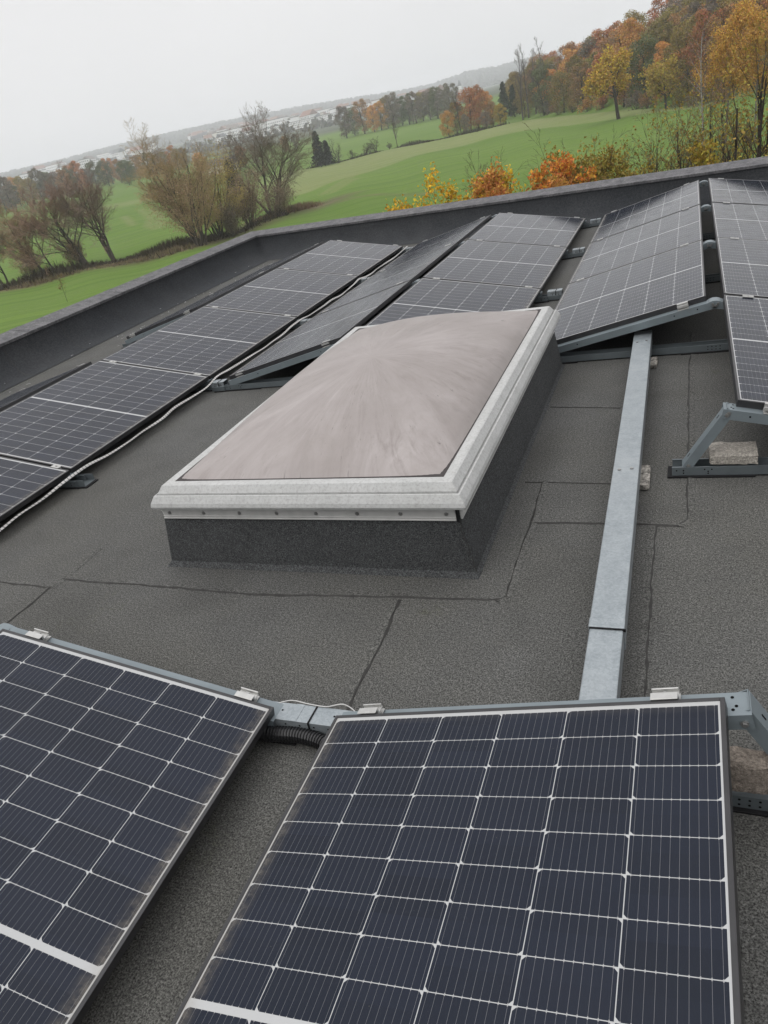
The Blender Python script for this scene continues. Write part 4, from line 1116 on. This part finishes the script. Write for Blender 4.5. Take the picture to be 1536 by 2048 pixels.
near_tree(503, 6.7, 9, 20, 3600, .095, (.70, .325, .085), -11.8, 24, 'orange_shrub', 'orange leaved shrub with tall bare brown shoots behind the far parapet', 'shrub', top=4.9)
near_tree(504, 7.4, 9, 13, 0, .09, (.4, .2, .04), -12.1, 24.4, 'bare_shoots', 'cluster of tall bare shoots standing in the orange shrub', 'shrub', up=.12, rad=.007)
near_tree(505, 6.0, 7, 24, 2600, .095, (.66, .33, .09), -9.8, 24, 'orange_shrub', 'low orange brown bush right of the tall bare shoots', 'shrub', top=4.8)
near_tree(506, 6.4, 6, 12, 2900, .10, (.85, .345, .065), -7.9, 24, 'orange_shrub', 'bright orange red bush, the most vivid behind the far parapet', 'shrub', spread=.10, top=4.9)
near_tree(507, 6.5, 9, 22, 5200, .085, (.36, .285, .060), -5.8, 25, 'hazel_bush', 'yellow green bush right of the bright orange bush', 'shrub', top=4.8)
near_tree(508, 6.8, 6, 11, 0, .08, (.2, .2, .04), -4.3, 25, 'bare_shoots', 'few upright bare shoots right of the yellow green bush', 'shrub', up=.12, rad=.006)
near_tree(509, 6.0, 7, 24, 2400, .085, (.43, .32, .060), -3.9, 26, 'hazel_bush', 'thin yellowish bush at the foot of the bare shoots', 'shrub', top=4.8)
near_tree(510, 7.3, 14, 34, 1100, .075, (.36, .28, .07), -1.6, 27, 'bare_bush', 'wide bare bush of many arching stems with few leaves', 'shrub', tw=(.13, .10, .075), top=4.5, rad=.0068)
near_tree(511, 8.0, 8, 22, 1300, .08, (.42, .32, .075), 1.1, 27, 'thin_tree', 'multi-stemmed bare tree with sparse yellow leaves, left of the two', 'tree', tw=(.13, .10, .075), top=4.5, rad=.0092)
near_tree(512, 8.6, 8, 20, 1500, .085, (.43, .32, .07), 3.3, 25, 'thin_tree', 'multi-stemmed tree with thicker trunks at the right picture edge', 'tree', tw=(.13, .10, .075), top=4.5, rad=.012)
near_tree(513, 5.9, 8, 30, 2400, .09, (.46, .34, .055), 2.2, 25, 'hazel_bush', 'yellowish low bush under the thin trees at the right', 'shrub', top=4.6)
near_tree(514, 7.2, 10, 32, 900, .075, (.36, .27, .07), -.2, 30, 'bare_bush', 'brown twiggy bush behind the wide bare bush', 'shrub', tw=(.19, .14, .105), top=4.5, rad=.0055)
# birches with golden crowns behind
def birch(seed, h, n):
    t = Tree(seed); spec = [dict(n=20, ratio=.30, ang=38, up=.10, wob=.05, segs=7, start=.30, rr=.35), dict(n=7, ratio=.5, ang=35, up=.0, wob=.15, segs=3), dict(n=4, ratio=.5, ang=35, up=-.12, wob=.2, segs=2), dict(n=0, ratio=.5, ang=35, up=-.2, wob=.2, segs=2), dict(rmin=.010, twig_from=2)]
    t.grow(Vector((0, 0, -.2)), Vector((0, 0, 1)), h, h * .012, 0, spec); cr = MB()
    t.fit(h); leaves(cr, [p for p in t.tips if p[0].z > h * .36], n, .135, t.r, .26, .3) if n else None
    return t, cr
t, c = birch(611, 11.2, 13000); finish_tree(t, 'birch_tree', gp(2.1, 84), (.25, .23, .21), (.80, .47, .105), c, 'tall birch with a golden orange crown, left one of the pair at the right edge', twig=(.12, .085, .06))
t, c = birch(602, 10.8, 12000); finish_tree(t, 'birch_tree', gp(3.8, 82), (.25, .23, .21), (.78, .455, .11), c, 'tall birch with a golden orange crown at the right picture edge', twig=(.12, .085, .06))
t, c = birch(603, 11.0, 500); finish_tree(t, 'birch_tree', gp(.75, 80), (.40, .37, .34), (.30, .20, .06), c, 'thin nearly bare birch with a pale trunk left of the golden birches', twig=(.14, .10, .08))
# saplings by the left parapet
near_tree(520, 2.4, 1, 5, 160, .08, (.26, .17, .06), -45.4, 72, 'sapling', 'small twiggy sapling on the grass behind the left parapet', 'sapling', tw=(.14, .10, .07), rad=.008)
near_tree(521, 2.6, 6, 24, 380, .09, (.26, .14, .05), -51.6, 62, 'sapling', 'reddish bush at the left picture edge above the parapet', 'shrub', tw=(.16, .10, .06), rad=.008)

# ------------------------------------------------------------------ the town in the valley
def house(w, d, h, rh, flat=False):
    m = MB(); m.box(-w / 2, w / 2, -d / 2, d / 2, -1.5, h, None, 0)
    if flat: m.box(-w / 2 - .3, w / 2 + .3, -d / 2 - .3, d / 2 + .3, h, h + .6, None, 1)
    else:
        e = .5
        m.add([(-w / 2 - e, -d / 2 - e, h + .02), (w / 2 + e, -d / 2 - e, h + .02), (w / 2 + e, d / 2 + e, h + .02), (-w / 2 - e, d / 2 + e, h + .02), (-w / 2 - e, 0, h + rh), (w / 2 + e, 0, h + rh)], [(0, 1, 5, 4), (2, 3, 4, 5), (1, 2, 5), (3, 0, 4), (3, 2, 1, 0)], 1)
    for sx in np.arange(-w / 2 + 1.2, w / 2 - .8, 2.4):
        for sz in np.arange(1.0, h - 1.2, 2.8):
            for s in (-1, 1):
                y = s * (d / 2 + .03); m.add([(sx, y, sz), (sx + 1.1, y, sz), (sx + 1.1, y, sz + 1.3), (sx, y, sz + 1.3)], [(0, 1, 2, 3)], 2)
    return m
WALLS = [('white', simple('white_plaster', (1.12, 1.12, 1.10), .8, var=.05)), ('cream', simple('cream_plaster', (.95, .90, .80), .8)), ('grey', simple('grey_plaster', (.48, .48, .48), .8))]
ROOFS = [('dark grey', simple('slate_roof', (.10, .10, .11), .7)), ('red', simple('tile_roof', (.26, .11, .07), .7)), ('brown', simple('brown_tile_roof', (.15, .10, .08), .7))]
WIN = simple('dark_window', (.05, .055, .06), .3)
protoh = {}
rt_ = random.Random(77)
areas = [(-33.5, -15.5, 1250, 2450, 210), (-45, -36.5, 1300, 2300, 40)]
for a0, a1, d0, d1, cnt in areas:
    for i in range(cnt):
        az = rt_.uniform(a0, a1); rr_ = d0 + (d1 - d0) * rt_.random() ** .8
        w = rt_.randrange(3); q = rt_.randrange(3); s = rt_.randrange(3)
        if rt_.random() < .75: w = 0
        key = (w, q, s)
        if key not in protoh:
            mm = [house(11, 9, 6, 4), house(16, 11, 9, 4.5), house(30, 14, 10, 1, True)][s]
            o = mm.build('house', [WALLS[w][1], ROOFS[q][1], WIN]); protoh[key] = o
        else: o = protoh[key].copy(); COL.objects.link(o)
        o.location = gp(az, rr_); o.rotation_euler = (0, 0, rt_.uniform(0, 3.14)); k2 = rt_.uniform(1.05, 1.6); o.scale = (k2,) * 3
        typ = ['small', 'large', 'long flat-roofed'][s]
        tag(o, f'{typ} {WALLS[w][0]} house' + ('' if s == 2 else f' with {ROOFS[q][0]} roof') + ' in the hazy town in the valley', 'house', f'{typ} {WALLS[w][0]} houses' + ('' if s == 2 else f' with {ROOFS[q][0]} roofs') + ' of the distant town')
# big pale sheds, the barn and the church
for az, rr_, w, d, h, lab in ((-26.6, 1200, 90, 30, 9, 'long white industrial hall in the valley behind the broad willow'), (-29.6, 1150, 60, 25, 8, 'long pale hall at the foot of the town behind the willows'), (-24.4, 1350, 70, 30, 9, 'white hall at the right foot of the town'), (-40.9, 1100, 14, 12, 18, 'white tower block beyond the far belt at the left'), (-37.2, 900, 30, 16, 9, 'white farm building right of the round dark tree')):
    o = house(w, d, h, 1, True).build('industrial_hall', [WALLS[0][1], ROOFS[0][1], WIN]); o.location = gp(az, rr_); o.rotation_euler = (0, 0, R(-az)); tag(o, lab, 'building')
o = house(22, 11, 5, 5).build('barn', [WALLS[1][1], ROOFS[0][1], WIN]); o.location = gp(-32.0, 330); o.rotation_euler = (0, 0, R(40)); o.scale = (.55,) * 3; tag(o, 'grey roofed barn seen between the two large willows', 'barn')
ch = empty('church_tower', gp(-14.75, 1500)); ch.scale = (.55, .55, .55); m = MB(); m.box(-5, 5, -5, 5, -2, 26); m.build('wall', WALLS[0][1], ch)
m = MB(); m.add([(-5.5, -5.5, 26.02), (5.5, -5.5, 26.02), (5.5, 5.5, 26.02), (-5.5, 5.5, 26.02), (0, 0, 44)], [(0, 1, 4), (1, 2, 4), (2, 3, 4), (3, 0, 4), (3, 2, 1, 0)]); m.build('roof', ROOFS[0][1], ch)
tag(ch, 'white church tower with a pointed roof above the hedgerow', 'church')

# tree clumps among the houses
m = MB(); r = random.Random(9)
for i in range(420):
    a0, a1 = ((-34, -15) if r.random() < .7 else (-52, -34)); c = gp(r.uniform(a0, a1), r.uniform(900, 2500)); s = r.uniform(5, 10)
    for j in range(14):
        d = Vector((r.gauss(0, 1), r.gauss(0, 1), abs(r.gauss(0, .8)))) * s * .55; q = c + d; e = s * r.uniform(.25, .5)
        n1 = Vector((r.gauss(0, 1), r.gauss(0, 1), r.gauss(0, 1))).normalized(); b = n1.orthogonal().normalized(); f = n1.cross(b)
        m.add([q - b * e, q + f * e, q + b * e, q - f * e], [(0, 1, 2, 3)])
o = m.build('town_trees', M['leaf']); o.color = (.075, .065, .045, 1); tag(o, 'far hazy trees scattered among the houses of the town', 'trees', kind='stuff')
# woods on the far hills
m = MB()
for i in range(5200):
    az = r.uniform(-54, -6); rr_ = 2350 + 1150 * r.random(); c = gp(az, rr_); s = r.uniform(9, 17)
    n1 = Vector((r.gauss(0, .5), r.gauss(0, .5), 1)).normalized(); b = n1.orthogonal().normalized(); f = n1.cross(b); q = c + Z3 * s * .35
    m.add([q - b * s + Z3 * -s * .4, q - f * s + Z3 * -s * .4, q + b * s + Z3 * -s * .4, q + f * s + Z3 * -s * .4, q + Z3 * s * .45], [(0, 1, 4), (1, 2, 4), (2, 3, 4), (3, 0, 4)])
o = m.build('hill_woods', M['leaf']); o.color = (.050, .048, .036, 1); tag(o, 'hazy woods covering the far hills', 'woods', kind='stuff')

# ------------------------------------------------------------------ air
m = MB(); m.box(-4500, 4500, -4500, 4500, -12, 172)
hz = m.build('haze', None) if False else None
hm = bpy.data.materials.new('haze_air'); hm.use_nodes = True; nt = hm.node_tree; nt.nodes.clear()
vo = nt.nodes.new('ShaderNodeVolumePrincipled'); out = nt.nodes.new('ShaderNodeOutputMaterial')
vo.inputs['Color'].default_value = (.94, .965, 1, 1); vo.inputs['Density'].default_value = .00036; vo.inputs['Anisotropy'].default_value = 0.0
vo.inputs['Density Attribute'].default_value = ''
nt.links.new(vo.outputs[0], out.inputs['Volume'])
try: hm.cycles.homogeneous_volume = True
except Exception: pass
hz = m.build('haze', hm); tag(hz, kind='stuff'); hz['label'] = 'pale autumn haze in the air over the whole valley'; hz['category'] = 'haze'

# ------------------------------------------------------------------ sky and sun
SUN_EL, SUN_AZ = 52, -150     # azimuth measured like the land: 0 = +y, positive to the right
w = bpy.data.worlds.new('World'); SC.world = w; w.use_nodes = True; nt = w.node_tree
bg = nt.nodes['Background']; bg.inputs[1].default_value = .1
sky = nt.nodes.new('ShaderNodeTexSky'); sky.sky_type = 'NISHITA'; sky.sun_disc = False
sky.sun_elevation = R(SUN_EL); sky.sun_rotation = R(SUN_AZ); sky.dust_density = 6; sky.air_density = 1.2; sky.ozone_density = 1
hs = nt.nodes.new('ShaderNodeHueSaturation'); hs.inputs['Saturation'].default_value = .06; nt.links.new(sky.outputs[0], hs.inputs['Color'])
tc = nt.nodes.new('ShaderNodeTexCoord'); nz = nt.nodes.new('ShaderNodeTexNoise'); nz.inputs['Scale'].default_value = 2.2; nz.inputs['Detail'].default_value = 5
nt.links.new(tc.outputs['Generated'], nz.inputs['Vector'])
mr = nt.nodes.new('ShaderNodeMapRange'); nt.links.new(nz.outputs['Fac'], mr.inputs[0])
for i, q in enumerate((.3, .7, 6.15, 6.75)): mr.inputs[i + 1].default_value = q
# an overcast sky: even low down, about twice as bright towards the zenith
sz = nt.nodes.new('ShaderNodeSeparateXYZ'); nt.links.new(tc.outputs['Generated'], sz.inputs[0])
gz = nt.nodes.new('ShaderNodeMapRange'); nt.links.new(sz.outputs[2], gz.inputs[0]); gz.interpolation_type = 'SMOOTHSTEP'
for i, q in enumerate((.30, 1.0, 1.0, 2.3)): gz.inputs[i + 1].default_value = q
gm = nt.nodes.new('ShaderNodeMath'); gm.operation = 'MULTIPLY'; nt.links.new(mr.outputs[0], gm.inputs[0]); nt.links.new(gz.outputs[0], gm.inputs[1])
cc = nt.nodes.new('ShaderNodeCombineColor')
for i, q in enumerate((1.0, .986, 1.005)):
    mu = nt.nodes.new('ShaderNodeMath'); mu.operation = 'MULTIPLY'; mu.inputs[1].default_value = q; nt.links.new(gm.outputs[0], mu.inputs[0]); nt.links.new(mu.outputs[0], cc.inputs[i])
mx = nt.nodes.new('ShaderNodeMix'); mx.data_type = 'RGBA'; mx.inputs[0].default_value = .88
nt.links.new(hs.outputs[0], mx.inputs[6]); nt.links.new(cc.outputs[0], mx.inputs[7]); nt.links.new(mx.outputs[2], bg.inputs[0])
sl = bpy.data.lights.new('sun', 'SUN'); sl.energy = .6; sl.angle = R(35); sl.color = (1, .97, .93)
so = bpy.data.objects.new('sun', sl); COL.objects.link(so)
d = Vector((math.sin(R(SUN_AZ)) * math.cos(R(SUN_EL)), math.cos(R(SUN_AZ)) * math.cos(R(SUN_EL)), math.sin(R(SUN_EL))))
so.rotation_euler = d.to_track_quat('Z', 'Y').to_euler()
SC.view_settings.view_transform = 'Standard'; SC.view_settings.look = 'None'; SC.view_settings.exposure = 0.55; SC.view_settings.gamma = 1
SC.render.engine = 'CYCLES'; SC.cycles.max_bounces = 6; SC.cycles.volume_bounces = 3; SC.cycles.use_denoising = True; SC.cycles.denoising_prefilter = 'ACCURATE'
SC.cycles.diffuse_bounces = 3
